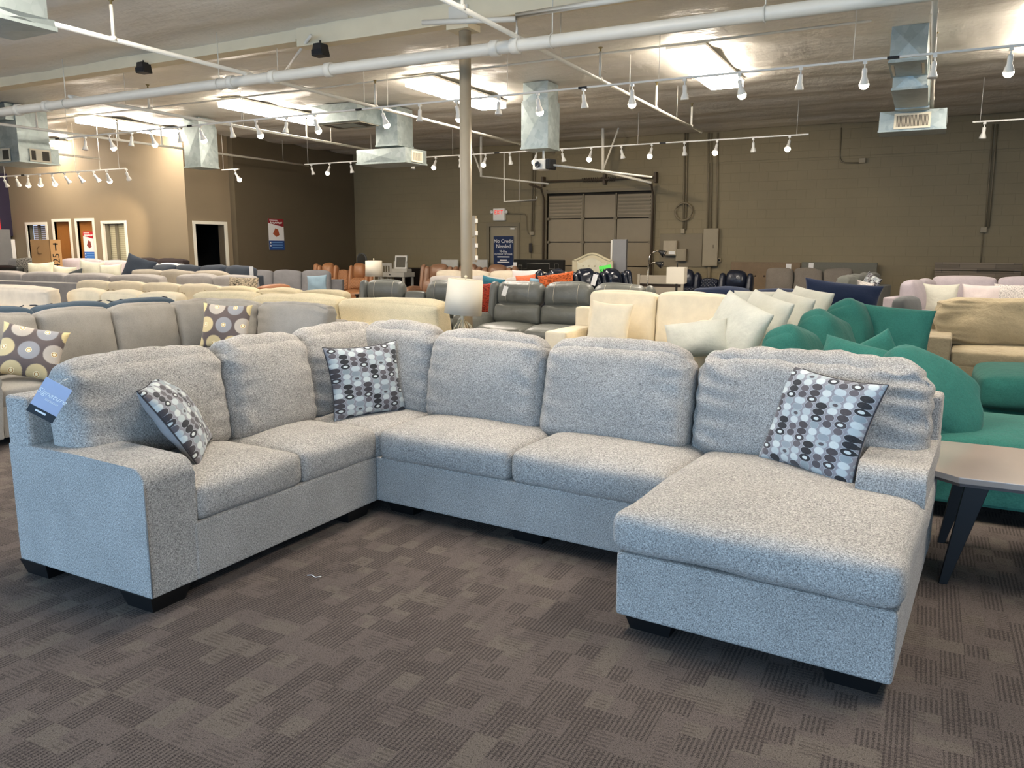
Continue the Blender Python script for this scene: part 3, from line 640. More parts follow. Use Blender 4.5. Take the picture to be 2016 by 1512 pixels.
# speakers
for px,py,lb in ((283,134,'black speaker box hanging below the beam, left one'),(631,99,'black speaker box hanging below the beam, beside the diagonal brace')):
    v=PY(px,py,7.72); t=empty('ceiling_speaker',v,label=lb,cat='speaker',group='speakers under the beam')
    ob('housing',prism([(-.09,-.07),(.09,-.07),(.06,.07),(-.055,.07)],-.07,.07,'y',.012),BLACK,t); ob('grille',box(-.075,.075,-.078,-.07,-.055,-.0),plain('speaker cloth','#1c1c1f',.9),t); ob('bracket',tube([(0,0,.07),(0,0,max(.1,3.99-v.z))],.012),BLACK,t)
t=ob('diagonal_brace',tube([PY(612,70,7.6),PY(556,148,8.6)],.018),PIPE); tag(t,'white diagonal rod from the beam, left of the speaker','brace')
# ------------------------------------------------------------ ducts
GR=plain('grille dark','#4a453c',.7); GW=plain('cream register frame','#d8cfb8',.5)
def grille(t,w,h,M,n=22,vert=True):
    ob('register_frame',boxes([(-w/2-.03,-w/2,-.012,0,-h/2-.03,h/2+.03),(w/2,w/2+.03,-.012,0,-h/2-.03,h/2+.03),(-w/2,w/2,-.012,0,h/2,h/2+.03),(-w/2,w/2,-.012,0,-h/2-.03,-h/2)]),GW,t,M)
    ob('register_core',box(-w/2,w/2,-.003,0,-h/2,h/2),GR,t,M)
    if vert: L=[(-w/2+(q+.25)*w/n,-w/2+(q+.6)*w/n,-.010,-.002,-h/2,h/2) for q in range(n)]
    else: L=[(-w/2,w/2,-.010,-.002,-h/2+(q+.25)*h/n,-h/2+(q+.6)*h/n) for q in range(n)]
    s=ob('register_slats',boxes(L),GW,t,M)
def crossduct(bx):   # box with creased X on its front
    x0,x1,y0,y1,z0,z1=bx; bm=bmesh.new()
    def quad(a,b,c,d,n):
        m=(Vector(a)+Vector(b)+Vector(c)+Vector(d))/4+Vector(n)*.02; V=[bm.verts.new(p) for p in (a,b,c,d,m)]
        for i in range(4): bm.faces.new((V[i],V[(i+1)%4],V[4]))
    quad((x0,y0,z0),(x1,y0,z0),(x1,y0,z1),(x0,y0,z1),(0,-1,0)); quad((x1,y0,z0),(x1,y1,z0),(x1,y1,z1),(x1,y0,z1),(1,0,0))
    quad((x1,y1,z0),(x0,y1,z0),(x0,y1,z1),(x1,y1,z1),(0,1,0)); quad((x0,y1,z0),(x0,y0,z0),(x0,y0,z1),(x0,y1,z1),(-1,0,0))
    quad((x0,y0,z0),(x0,y1,z0),(x1,y1,z0),(x1,y0,z0),(0,0,-1)); quad((x0,y0,z1),(x1,y0,z1),(x1,y1,z1),(x0,y1,z1),(0,0,1))
    bmesh.ops.remove_doubles(bm,verts=bm.verts,dist=1e-4); return bm2me(bm)
def duct(label,c,parts,gr):
    t=empty('air_duct',c,label=label,cat='duct',group='galvanised air ducts')
    for nm,b in parts:
        ob(nm,crossduct(b),GALV,t,smooth=False)
        ob('flange',boxes([(b[0]-.012,b[1]+.012,b[2]-.012,b[3]+.012,b[4],b[4]+.03)]),GALV,t)
    for w,h,M,n in gr: grille(t,w,h,M,n)
zt=lambda z:ZC+.03-z
duct('galvanised duct at the right with a cream register, ending in a wide box',(-.42,13.5,3.3),[('plenum',(-.17,.22,-2.7,-1.8,.44,ZC-3.3)),('elbow',(-.16,.24,-1.8,-.1,.28,.64)),('drop',(-.16,.26,-.35,.25,.26,ZC-3.3)),('diffuser_box',(-.38,.50,-.15,.4,-.02,.27))],[(.42,.16,T(.06,-.17,.12),24),(.30,.6,T(.025,-2.25,.435,rx=R(-90)),10)])
duct('galvanised duct left of the post, with a register box pointing at the rear wall',(-9.15,12.7,3.15),[('plenum',(-1.2,-.15,-.9,-.1,.68,ZC-3.15)),('shaft',(-.27,.23,-.2,.3,.3,ZC-3.15)),('diffuser_box',(-.62,.5,-.35,.35,-.03,.24))],[(.3,.14,T(.52,0,.1,rz=R(90)),10),(.9,.5,T(-.65,-.5,.67,rx=R(-90)),12)])
duct('plain galvanised duct drop with creased X faces, above the projector',(-5.72,11.9,3.13),[('collar',(-.19,.24,-.19,.21,.72,ZC-3.13)),('shaft',(-.21,.26,-.21,.23,0,.72))],[])
duct('plain galvanised duct drop in front of the side wall, left of centre',(-13.45,11.9,3.17),[('collar',(-.18,.24,-.2,.22,.8,ZC-3.17)),('shaft',(-.2,.26,-.22,.24,0,.8))],[])
duct('galvanised duct with two cream registers at the far left',(-15.3,9.4,3.12),[('shaft',(-.35,.25,-.25,.35,.28,ZC-3.12)),('plenum',(-1.0,.2,-.4,.2,.74,ZC-3.12)),('diffuser_box',(-.62,.46,-.38,.38,-.02,.27))],[(.5,.17,T(-.05,-.40,.12),1),(.34,.17,T(.48,-.0,.12,rz=R(90)),1)])
duct('large galvanised duct drop cut off by the upper left corner',(-6.13,3.72,3.2),[('shaft',(-.26,.2,-.26,.2,.0,ZC-3.2)),('lip',(-.29,.23,-.29,.23,-.05,.03))],[])
# projector
t=empty('projector',(PY(1070,325,11.9).x,11.9,PY(1070,325,11.9).z),rz=R(-8),label='white and black projector mounted under the plain duct',cat='projector')
ob('body',box(-.14,.10,-.11,.12,-.08,.09,.02),WHITE,t); ob('side_housing',box(.10,.17,-.10,.12,-.08,.09,.02),BLACK,t); ob('lens',lathe([(0,0),(.045,0),(.05,.03),(.03,.04),(.03,.02),(0,.02)],16),plain('smoky glass','#3b3f45',.15),t,T(-.03,-.11,0,rx=R(90))); ob('mount',tube([(0,0,.08),(0,0,.3)],.02),WHITE,t); ob('arm_rail',tube([(.12,.0,0),(1.3,1.3,-.16)],.018),PIPE,t)
# ------------------------------------------------------------ fluorescent troffers
TUBE=emit('fluorescent diffuser','#fff3e4',36.0); TUBN=emit('near fluorescent diffuser','#fff5e8',34.0)
def troffer(x,y,label,group='fluorescent troffers'):
    t=empty('ceiling_light',(x,y,ZC-.03),label=label,cat='light',group=group)
    ob('diffuser',box(-.25,.25,-1.2,1.2,-.10,-.0,.02),TUBE if y>8 else TUBN,t,smooth=False); ob('light_frame',boxes([(-.26,.26,-1.22,1.22,.0,.03)]),WHITE,t)
nm=['rightmost of the far row','left of the post in the far row','over the rear-left sofas','over the left office doors','at the far left edge']
for i,x in enumerate((-2.98,-7.12,-11.15,-15.15,-19.3)): troffer(x,11.75,'bright long fluorescent ceiling light, '+nm[i])
for i,x in enumerate((1.2,)): troffer(x,11.75,'bright fluorescent ceiling light beyond the right edge')
for i,(x,y) in enumerate(((-3.0,4.25),(-6.9,3.9),(1.3,4.25),(-12,3.9),(-17,4))): troffer(x,y,'bright fluorescent ceiling light in the near rows, place %s'%('abcdefgh'[i]))
# ------------------------------------------------------------ spotlight tracks
BULB=emit('lit bulb','#fff0d0',30,False); BOFF=plain('unlit lamp face','#cfcac0',.3); 
_can=lathe([(.0,.0),(.022,.0),(.026,-.02),(.026,-.09),(.034,-.105),(.048,-.15),(.050,-.17),(.045,-.17)],16,False); _blb=lathe([(.0,-.165),(.03,-.172),(.044,-.166),(.045,-.16)],16,False); _yok=boxes([(-.02,.02,-.02,.02,-.03,.0),(-.006,.006,-.006,.006,-.08,-.02)])
_nblb=lathe([(.0,-.225),(.022,-.221),(.042,-.205),(.052,-.18),(.05,-.165),(.045,-.15)],16,False)
ORD=['first','second','third','fourth','fifth','sixth','seventh','eighth','ninth','tenth','eleventh','twelfth','thirteenth','fourteenth','fifteenth','sixteenth','seventeenth','eighteenth','nineteenth','twentieth','twenty-first','twenty-second','twenty-third','twenty-fourth','twenty-fifth','twenty-sixth']
random.seed(5)
def track(tname,z,Y,x0,x1,heads,where,rods=()):
    t=empty('light_track',((x0+x1)/2,Y,z),label='white spotlight track, '+where,cat='track',group='spotlight tracks'); w=(x1-x0)/2
    ob('rail',box(-w,w,-.017,.017,-.01,.012),WHITE,t)
    k=x0+1.7
    while k<x1-.2: ob('joiner',box(k-(x0+x1)/2-.06,k-(x0+x1)/2+.06,-.019,.019,-.012,.014),BLACK,t); k+=3.6
    for q in rods: ob('suspension_wire',tube([(q-(x0+x1)/2,0,.01),(q-(x0+x1)/2,0,ZC-z)],.004,5),WHITE,t)
    for i,(px,lit,az,tilt) in enumerate(heads):
        # the head hangs on the rail where the sight line at px meets it
        lo=None
        for yy in (PY(px,300,Y),): x=yy.x
        h=empty('track_spotlight',(x,Y,z-.01),label='%s white track spotlight, %s from the left on the %s'%('lit' if lit else 'unlit',ORD[i],where),cat='spotlight',group='track spotlights')
        ob('yoke',_yok,WHITE,h); M=T(0,0,-.07,rz=R(az))@T(rx=R(tilt))
        ob('can',_can,WHITE,h,M); ob('bulb',_nblb if lit else _blb,BULB if lit else BOFF,h,M)
xs=[(24,0),(57,1),(98,0),(170,0),(218,1),(262,0),(300,1),(355,0),(397,1),(458,0),(507,1),(567,0),(623,1),(755,1),(828,0),(900,1),(982,0),(1058,1),(1147,0),(1241,1),(1343,0),(1449,1),(1567,0),(1690,1),(1824,0),(1970,1)]
track('a',3.6,9.83,-16.6,1.6,[(p,l,random.choice((-30,0,25,160,200)) if l==0 else random.choice((0,-20,15)),8 if l==0 else 22) for p,l in xs],'long near track',[-14.6,-12.2,-10.1,-7.6,-5.2,-3.1,-.9,1])
# second track: find the Y that matches
Y2=PZ(1300,282,3.55).y
xa=PY(600,317,Y2).x; xb=PY(1592,264,Y2).x
xs=[(612,0),(648,1),(690,0),(816,0),(858,1),(905,0),(956,1),(1004,0),(1056,1),(1107,0),(1164,1),(1223,0),(1283,1),(1347,0),(1411,1),(1482,0),(1553,1)]
track('b',3.55,Y2,xa,xb,[(p,l,random.choice((-40,0,60,150)),15) if l==0 else (p,l,170,25) for p,l in xs],'rear wall track',[xa+.1,xa+2,xa+4.2,xa+6.3,xa+8.4,xb-.2])
Y3=PZ(120,340,3.15).y; xa=PY(-40,356,Y3).x; xb=PY(247,327,Y3).x
xs=[(3,0),(27,0),(50,1),(74,1),(98,1),(123,0),(150,0),(181,0),(207,1),(246,0)]
track('c',3.15,Y3,xa,xb,[(p,l,random.choice((30,60,-20)),35) for p,l in xs],'office wall track',[xa+1,xa+3,xb-1.6,xb-.8,xb-.2])
Y4=PZ(1960,238,3.5).y; xa=PY(1915,238,Y4).x
track('d',3.5,Y4,xa,3.2,[(1933,0,20,10)],'short track at the right edge',[xa+.1])
Y5=13.6; xa=PY(437,332,Y5).x; zz=PY(450,334,Y5).z
track('e',zz,Y5,xa,PY(470,336,Y5).x,[(461,1,-60,30)],'short stub behind the plain duct',[xa+.05])
# ------------------------------------------------------------ furniture kit
def arm_mesh(style,w,d,h):
    key=('arm',style,round(w,3),round(d,3),round(h,3))
    if key in _C: return _C[key]
    if style=='roll':
        pts=[(-w*.42,.07),(w*.42,.07),(w*.42,h-.17)]+[(w*.02+w*.52*math.cos(R(a)),h-.105+.105*math.sin(R(a))) for a in range(-20,205,15)]+[(-w*.42,h-.17)]
        me=prism(pts,-d/2,d/2,'y',.02)
    elif style=='puff': me=cush(w,d,h-.08,.09,(.01,.01,.02),12,0,3)
    elif style=='slope':
        pts=[(-d/2,.07),(d/2,.07),(d/2,h+.1),(d/2-.25,h+.06),(-d/2+.1,h-.01),(-d/2+.02,h-.04),(-d/2,h-.12)]
        me=prism(pts,-w/2,w/2,'x',.018)
    else: me=box(-w/2,w/2,-d/2,d/2,.07,h,.03,3)
    _C[key]=me; return me
def sofa(root,M,W,D,mat,ns=3,nb=None,arms=(1,1),aw=.2,ah=.62,sh=.47,fh=.8,ct=.98,lean=9,style='track',wr=.01,cm=None,feet=True,seats=True,n=12,bt=.2,sd0=0,gap=.0,fthick=.18,crown=.045,piping=None,lump=.006):
    nb=nb or ns; cm=cm or mat
    ax0=-W/2+(aw if arms[0] else .0); ax1=W/2-(aw if arms[1] else .0)
    o=lambda nm,me,m,MM:ob(nm,me,m,root,M@MM)
    if seats: o('base',box(ax0,ax1,-D/2+.03,D/2,.07,.32,.015),mat,T())
    o('back_frame',box(-W/2 if style!='slope' else ax0,W/2 if style!='slope' else ax1,D/2-fthick,D/2,.07,fh,.03,3),mat,T())
    for k,s in ((0,-1),(1,1)):
        if arms[k]:
            if style=='puff': o('arm',arm_mesh(style,aw+.04,D-.06,ah),mat,T(s*(W/2-aw/2),-.03,.04+ah/2))
            else: o('arm',arm_mesh(style,aw,D-.02,ah),mat,T(s*(W/2-aw/2),-.02,0))
    sw=(ax1-ax0)/ns
    if seats:
        for i in range(ns): o('seat_cushion',cush(sw-.004,D-.22,.18,.05,(.004,.01,.03),8,0,i+sd0),cm,T(ax0+sw*(i+.5),-.09,sh-.09))
    bw=(ax1-ax0+2*gap)/nb; bh=ct-sh+.02
    for i in range(nb):
        MM=T(ax0-gap+bw*(i+.5),D/2-fthick-bt*.42-.02,sh-.01+bh/2,rx=-R(lean))
        c=o('back_cushion',cush(bw-.004,bt,bh,.058,(0,crown,.02),n,wr*.6,i+sd0+20,.018,lump),cm,MM)
        if piping:
            pts=[(-(bw/2-.03)+ (bw-.06)*q/14,-bt*.40,bh/2-.012+.012*math.sin(q*1.9+i)) for q in range(15)]
            ob('piping',tube(pts,.006,5),piping,c)
    if feet:
        f=_C.get('foot') or box(-.04,.04,-.04,.04,0,.075,.004); _C['foot']=f
        for x in (-W/2+.1,W/2-.1):
            for y in (-D/2+.12,D/2-.1): o('foot',f,BLACKW,T(x,y,0))
def recliner(root,M,ns,W,D,mat,top=1.05,console=(),wing=True,quilt=None,head=True,armw=.26,stitch=None,ah=.64,foot=True,armsides=(1,1),style=0):
    o=lambda nm,me,m,MM,p=None:ob(nm,me,m,p or root,(M@MM) if p is None else MM)
    a0=-W/2+(armw if armsides[0] else 0); a1=W/2-(armw if armsides[1] else 0)
    o('base',box(-W/2+.02,W/2-.02,-D/2+.1,D/2-.05,.04,.33,.03,3),mat,T())
    for k,s in ((0,-1),(1,1)):
        if armsides[k]:
            o('arm',cush(armw,D-.12,ah-.1,.11,(.01,.02,.03),12,0,k,0,.012),mat,T(s*(W/2-armw/2),-.04,.06+ah/2))
            if wing: o('side_wing',cush(.13,.2,top-.45,.06,(.01,.02,.02),10,0,k+2,0,.01),mat,T(s*(W/2-armw+.05),D/2-.2,.47+(top-.5)/2,rx=-R(14)))
    seats=[]; widths=[]
    tot=ns+sum(.55 for _ in console); sw=(a1-a0)/tot; x=a0
    for i in range(ns):
        seats.append((x+sw/2,sw,1)); x+=sw
        if i in console: seats.append((x+sw*.275,sw*.55,0)); x+=sw*.55
    for i,(cx,w,real) in enumerate(seats):
        if real:
            o('seat_cushion',cush(w-.01,D-.3,.2,.07,(.0,.03,.04),10,0,i,0,.012),mat,T(cx,-.1,.42))
            if foot: o('footrest',cush(w-.02,.1,.27,.045,(0,.02,.0),8,0,i,0,.008),mat,T(cx,-D/2+.05,.26))
        hh=top-.47; lo=hh*.47; up=hh*.56
        if not real:
            o('console_back',cush(w-.01,.2,hh-.1,.05,(0,.02,.02),8,0,i),quilt or mat,T(cx,D/2-.2,.42+(hh-.1)/2,rx=-R(12))); o('console',box(cx-w/2+.01,cx+w/2-.01,-D/2+.12,D/2-.25,.3,.56,.03,3),mat,T()); continue
        c=o('lower_back',cush(w-.008,.22,lo,.07,(0,.05,.01),12,0,i+4,0,.012),quilt or mat,T(cx,D/2-.25,.50+lo/2,rx=-R(12)))
        c=o('upper_back',cush((w-.008) if not style else w*.62,.22,up,.09,(0,.06,.02),12,.0,i+7,.02,.014),mat,T(cx,D/2-.155,.47+lo+up/2,rx=-R(14)))
        if style:
            for s in (-1,1): o('back_bolster',cush(w*.2,.24,hh*.93,.07,(.01,.02,.02),10,0,i+3,0,.012),mat,T(cx+s*(w/2-w*.1),D/2-.21,.48+hh*.46,rx=-R(13)))
        if stitch:
            for s in (-1,1): ob('stitching',tube([(s*w*.24,-.11-.052*(1-(q/4)**2)**.6-.0,q/4*up*.40) for q in (-4,-3,-2,-1,0,1,2,3,4)],.0035,5),stitch,c)
def new(name,x,y,label,cat='sofa',group=None,rz=0): return empty(name,(x,y,0),R(rz),label=label,cat=cat,group=group)
def span(pl,pr,py,Y): a=PY(pl,py,Y); b=PY(pr,py,Y); return a.x,b.x,(a.z+b.z)/2
# fabrics
TAUG=fabric('taupe grey microfibre','#8f8a82',.08,.3,160); BLUEF=fabric('slate blue fabric','#3a4a58',.1,.3); CREAM=fabric('cream woven fabric','#cdc0a0',.12,.2,150); CREAM2=fabric('pale cream fabric','#d8cbb0',.06,.2); PEACH=fabric('ivory peach fabric','#d9ccb8',.05,.2)
LGREY=fabric('light grey fabric','#a8a29c',.12,.2); GREIGE=fabric('greige fabric','#aaa08f',.08,.2); IVORY=fabric('ivory fabric','#d9d4bd',.05,.2); WARMW=fabric('warm white fabric','#e8dcc2',.03,.2,crease=.3); IVG=fabric('ivory linen','#c9c7b8',.04,.2,crease=.5)
NAVY=fabric('navy velvet','#16233d',.1,.5); NAVYG=fabric('steel navy fabric','#353c46',.1,.3); CHAR=fabric('charcoal fabric','#3d4242',.1,.3); MIDG=fabric('mid grey fabric','#6f6d6c',.12,.3); DGREY=fabric('grey plush','#7b7a7c',.07,.4,crease=.5)
TEAL=fabric('teal velvet','#336d62',.08,.08,120,crease=.7); BEIGE=fabric('beige velvet','#a2957a',.05,.45,100,crease=1.2); LAV=fabric('lavender grey velvet','#b3a9ad',.08,.4); PALEW=fabric('pearl woven fabric','#cbc4bd',.25,.2,60)
LG=leather('grey leather','#686a65',.38); LTAN=leather('tan leather','#a2714b',.4); LTANQ=leather('quilted tan leather','#a2714b',.4,1); LBR=leather('brown leather','#8d6a52',.33); LNAV=leather('navy leather','#1b202e',.28); LNAVQ=leather('quilted navy leather','#1b202e',.28,1)
STW=plain('pale stitching','#b9b3a2',.7)
# --- taupe-grey sectional behind (left run faces +X, rear run faces the viewer)
t=new('sectional_sofa',-7.0,5.4,'taupe grey microfibre sectional sofa behind the light grey one, at the left')
I=Matrix.Translation((7.0,-5.4,0))
sofa(t,I@T(-6.85,4.90,0,rz=R(90)),3.2,1.0,TAUG,3,4,(1,0),.24,.63,ct=.985,fh=.82,style='roll',wr=.018,n=22,lean=10,crown=.06,sd0=1)
sofa(t,I@T(-6.25,6.0,0),1.9,1.0,TAUG,2,2,(0,0),.2,.63,ct=.985,fh=.83,style='track',wr=.04,n=24,lean=9,crown=.05,sd0=5)
a=PX(50,693,-6.62); throw('throw_pillow','sunburst-print throw pillow on the arm end of the taupe grey sectional',.50,.46,BURST,(-6.55,a.y,a.z),-40,25,14,.15,4,'sunburst pillows')
a=PY(445,642,5.7); throw('throw_pillow','sunburst-print throw pillow propped upright in the corner of the taupe grey sectional',.50,.46,BURST,a,-62,16,3,.15,5,'sunburst pillows')
a=PX(52,752,-3.99); t=ob('paper_tag',box(-.0,.002,-.03,.03,-.03,.03),PAPER); t.location=(-4.6,2.9,.87); tag(t,'small white paper tag beside the taupe grey sectional arm','tag')
bpy.data.objects.remove(t)
# --- slate blue sofa back to back with it (top edges only)
t=new('sofa',-7.9,5.3,'slate blue sofa with dark welted cushions behind the taupe grey sectional'); I=Matrix.Translation((7.9,-5.3,0))
sofa(t,I@T(-7.98,5.1,0,rz=R(-90)),2.9,.95,BLUEF,3,3,(1,1),.2,.62,fh=.76,ct=.985,piping=plain('navy welt','#1a2130',.8),n=14,crown=.05)
# --- near cream sectional seen from behind
CPI=plain('cream welt','#b3a480',.9)
def backsofa(px0,px1,py,Y,label,mat,nb,ct=None,wr=.012,fh=None,D=.95,piping=None,arms=(1,1),n=14,rz=180,crown=.05,style='track',bt=.22,seed=0,aw=.2,name='sofa',ns=None,lump=.012,group=None):
    x0,x1,z=span(px0,px1,py,Y); ct=ct or z; W=x1-x0
    yc=Y+D/2-.22 if rz==180 else Y-D/2+.26
    t=new(name,(x0+x1)/2,yc,label,group=group)
    sofa(t,T(rz=R(rz)),W,D,mat,ns or nb,nb,arms,aw,.62,fh=fh or ct-.17,ct=ct,wr=wr,n=n,piping=piping,crown=crown,style=style,bt=bt,sd0=seed,lump=lump); return t
backsofa(500,868,592,7.05,'textured cream sofa seen from behind, its plump cushions nearest the post',CREAM,2,fh=.76,ct=1.0,n=22,arms=(0,0),crown=.07,bt=.26)
backsofa(385,505,577,7.3,'cream sofa end with welted cushion just left of the textured cream sofa',CREAM,1,n=16,piping=CPI,fh=.8,arms=(0,0))
backsofa(425,680,571,8.7,'textured cream loveseat in the next row, showing three rounded cushions',CREAM,3,D=.8,n=16,arms=(0,0),crown=.07)
backsofa(135,352,580,7.15,'cream sofa with wavy welted cushions, seen from behind in the left rows',CREAM2,3,ct=.96,fh=.79,piping=plain('tan welt','#8f7a5a',.9),arms=(0,0),D=.95)
backsofa(-60,100,565,6.75,'ivory sofa end with gathered side at the far left, behind the slate blue sofa',PEACH,1,fh=.75,wr=.03,n=22,arms=(0,0))
t=backsofa(158,446,558,9.55,'pale cream sofa facing the viewer in the left rows',CREAM2,4,rz=0,arms=(0,1),seed=2,n=12,aw=.12)
a=PY(478,566,9.2); throw('throw_pillow','tan and ivory woven pillow with knotted edge beside the pale cream sofa',.62,.34,fabric('knotted woven print','#b7a68c',.45,.2,26),a,-88,14,0,.14,8)
a=PY(512,566,9.6); t=ob('chair_arm',cush(.22,.7,.3,.09,(0,.01,.02),8),leather('rust leather','#a0653c',.5)); t.location=(a.x,9.9,a.z-.12); t.name='ottoman'; tag(t,'rust leather seat edge behind the woven pillow','seat')
# light grey pillow-back row
backsofa(-30,318,545,10.35,'light grey sofa with long loose cushions, middle of the left rows',LGREY,4,D=.6,n=12,arms=(0,0),crown=.06,ct=1.02)
t=backsofa(265,448,534,11.15,'greige sofa facing the viewer, left of the grey plush sofa',GREIGE,3,D=.7,rz=0,arms=(0,0),n=12)
backsofa(350,499,543,10.35,'grey and beige loveseat with long bolster-like cushions, behind the woven pillow',LGREY,2,n=12,arms=(0,0),crown=.07,D=.7)
# ivory pillows with charcoal one
for i,(px,py,w,h,lb) in enumerate(((80,542,.72,.62,'ivory square pillow, leftmost of the four in the far left rows'),(126,545,.62,.5,'ivory pillow behind the charcoal one'),(178,540,.66,.62,'ivory pillow with a pointed corner, third in the far left rows'),(218,543,.56,.52,'ivory pillow, rightmost of the four in the far left rows'))):
    a=PY(px,py,11.35+i*.05); throw('throw_pillow',lb,w,h,IVORY,a,-75,12,(-3,4,6,-4)[i],.18,10+i,'ivory pillows in the left rows')
a=PY(147,541,11.12); throw('throw_pillow','charcoal pillow lying tilted between ivory pillows',.42,.2,CHAR,a,-80,25,-18,.12,15)
t=backsofa(50,245,560,11.6,'ivory sofa carrying the four ivory pillows',IVORY,2,rz=0,arms=(1,1),n=10,ct=.95,D=.7)
backsofa(-20,50,531,11.6,'black low sofa at the far left edge',plain('black vinyl','#161917',.5),1,rz=0,ct=1.1,D=.7)
backsofa(-20,42,518,12.5,'grey sofa back behind the black sofa at the far left edge',MIDG,1,D=.6,rz=0,ct=1.25,arms=(0,0))
backsofa(36,122,517,12.5,'patterned grey sofa back behind the ivory pillows',fabric('leaf print','#77736a',.7,.1,22),1,D=.6,rz=0,arms=(0,0),ct=1.27)
backsofa(124,200,517,12.5,'lavender grey sofa under the office door poster',LAV,1,D=.6,rz=0,arms=(0,0),ct=1.27)
backsofa(204,255,520,12.5,'pale lavender sofa cushion left of the navy pillow',LAV,1,D=.6,rz=0,arms=(0,0),ct=1.24)
for px0,px1,py,lb,m in ((205,238,517,'black pillow on the far row, left of two',BLACK),(240,263,515,'black pillow on the far row, right of two',BLACK)):
    x0,x1,z=span(px0,px1,py,12.6); throw('throw_pillow',lb,x1-x0,.34,plain('black cloth','#0e0d0e',.9),((x0+x1)/2,12.6,z-.12),-90,8,-6,.12,2)
backsofa(262,366,514,12.53,'dark brown sofa back far left of the dark doorway',plain('espresso cloth','#2a1f1e',.9),2,D=.5,rz=0,arms=(0,0),ct=1.3)
backsofa(268,368,521,12.10,'white sofa below the dark brown sofa back',fabric('cool white fabric','#d5d6d2',.04),2,D=.45,rz=0,arms=(0,0),ct=1.2)
a=PY(272,533,11.45); throw('throw_pillow','slate navy pillow standing askew at the left end of the navy row',.62,.62,NAVYG,a,-50,14,20,.16,6)
t=backsofa(306,500,524,11.62,'navy grey sofa row with a white tag below the dark doorway',NAVYG,4,D=.45,rz=0,arms=(0,0),n=12,crown=.05)
a=PY(495,534,11.2); o=ob('price_tag',box(-.05,.05,-.002,0,-.09,.09),PAPER); o.location=a; tag(o,'white price tag on the right end of the navy grey row','tag')
# cardboard box
x0,x1,z=span(66,104,472,11.95); zt_=PY(84,472,12.1).z
t=empty('cardboard_box',((x0+x1)/2,12.0,0),label='tall cardboard carton marked 425 in front of the office doors',cat='box'); KB=plain('brown cardboard','#a8845a',.85,var=.04); w=(x1-x0)/2
ob('carton',box(-w,w,-.14,.14,.0,zt_,.006),KB,t); ob('fold_line',box(w-.012,w+.002,-.143,-.13,.1,zt_),plain('cardboard shadow brown','#6d5334',.9),t)
ob('stain',tube([(-w+.35,-.143,zt_-.15),(-w+.25,-.143,zt_-.22),(-w+.28,-.143,zt_-.34),(-w+.42,-.143,zt_-.33)],.008,5),plain('ink brown','#7c5f3f',.9),t)
text('lettering','425',.24,BLACK,t,T(w+.003,0,zt_-.50,rz=R(90))@FRONT@Matrix.Rotation(R(90),4,'Z'),ex=.001); ob('arrow',boxes([(w,w+.004,-.015,.015,zt_-.26,zt_-.08),(w,w+.004,-.06,.06,zt_-.12,zt_-.09)]),BLACK,t)
# banner and clutter at the left edge
a=PX(10,380,XL+.03); b=PX(20,465,XL+.03); t=empty('wall_banner',(XL+.03,a.y-.2,0),label='dark purple hanging banner with a red corner at the left edge',cat='banner')
ob('sheet',box(0,.03,-1.6,a.y*0+.55,b.z,a.z+.5),plain('aubergine cloth','#241c30',.8),t); ob('red_patch',box(.03,.034,-1.6,-.02,b.z+.02,b.z+.5),RED,t)
a=PX(22,490,XL+.1); t=ob('paper_sign',box(-.01,.01,-.2,.2,-.25,.25),PAPER); t.location=(XL+.12,a.y-.1,a.z); tag(t,'white notice board at the left edge beside the office wall','sign')
a=PX(6,490,XL+.2); t=ob('cabinet',box(-.2,.2,-.5,.3,0,a.z+.5,.01),MIDG and plain('grey laminate','#6d6c6a',.6)); t.location=(XL+.22,a.y-.2,0); tag(t,'grey cabinet end at the left edge under the banner','cabinet')
# --- grey plush sofa by the dark wall
x0,x1,z=span(500,640,537,13.6)
t=new('sofa',-13.05,13.75,'grey plush sofa with tall seamed cushions, left of the tan recliners'); sofa(t,T(rz=R(24)),2.5,1.0,DGREY,3,3,(1,1),.24,.62,ct=1.03,fh=.84,n=14,crown=.05,style='roll')
a=PY(624,561,12.9); throw('throw_pillow','powder blue square pillow on the grey plush sofa',.44,.42,fabric('powder blue fabric','#7f95a2',.06),a,-70,15,-4,.15,7)
# --- tan recliner
t=new('reclining_loveseat',-12.9,15.5,'tan quilted leather reclining loveseat beside the dark side wall'); recliner(t,T(rz=R(20)),2,1.75,1.0,LTAN,1.16,(0,),True,LTANQ,armw=.2,style=1)
t=empty('side_table',(-9.1,12.2,0),label='grey side table half hidden left of the dark grey leather console sofa',cat='table'); ob('table_top',box(-.28,.28,-.28,.28,.53,.56,.01),plain('grey laminate','#6d6c6a',.6),t); ob('leg',lathe([(.03,0),(.03,.53)],10),BLACK,t); ob('base',lathe([(.2,0),(.2,.02)],16),BLACK,t)
# lamps
SHADE=plain('off-white linen shade','#ded5c1',.85,var=.02,bs=.2,bsc=300)
def sh_lathe(r0,r1,h):
    bm=bmesh.new(); rg=addlathe(bm,[(r0,0),(r1,h),(r1-.004,h),(r0-.004,0)],32)
    for k in range(32): bm.faces.new((rg[3][k],rg[3][(k+1)%32],rg[0][(k+1)%32],rg[0][k]))
    return bm2me(bm,smooth=True)
Pl=PZ(915,658,.635); Pl=Vector((-4.22,7.0,.0))
zt2=.625
t=empty('side_table',(Pl.x,Pl.y,0),label='small round table hidden behind the sectional, carrying the cage lamp',cat='table'); ob('table_top',lathe([(.21,zt2-.025),(.22,zt2-.01),(.21,zt2)],28),BLACKW,t); ob('pedestal',lathe([(.16,0),(.15,.02),(.025,.05),(.025,zt2-.02)],16),BLACKW,t)
t=empty('table_lamp',(Pl.x,Pl.y,zt2),label='table lamp with an ivory cage base and tilted off-white drum shade before the post',cat='lamp')
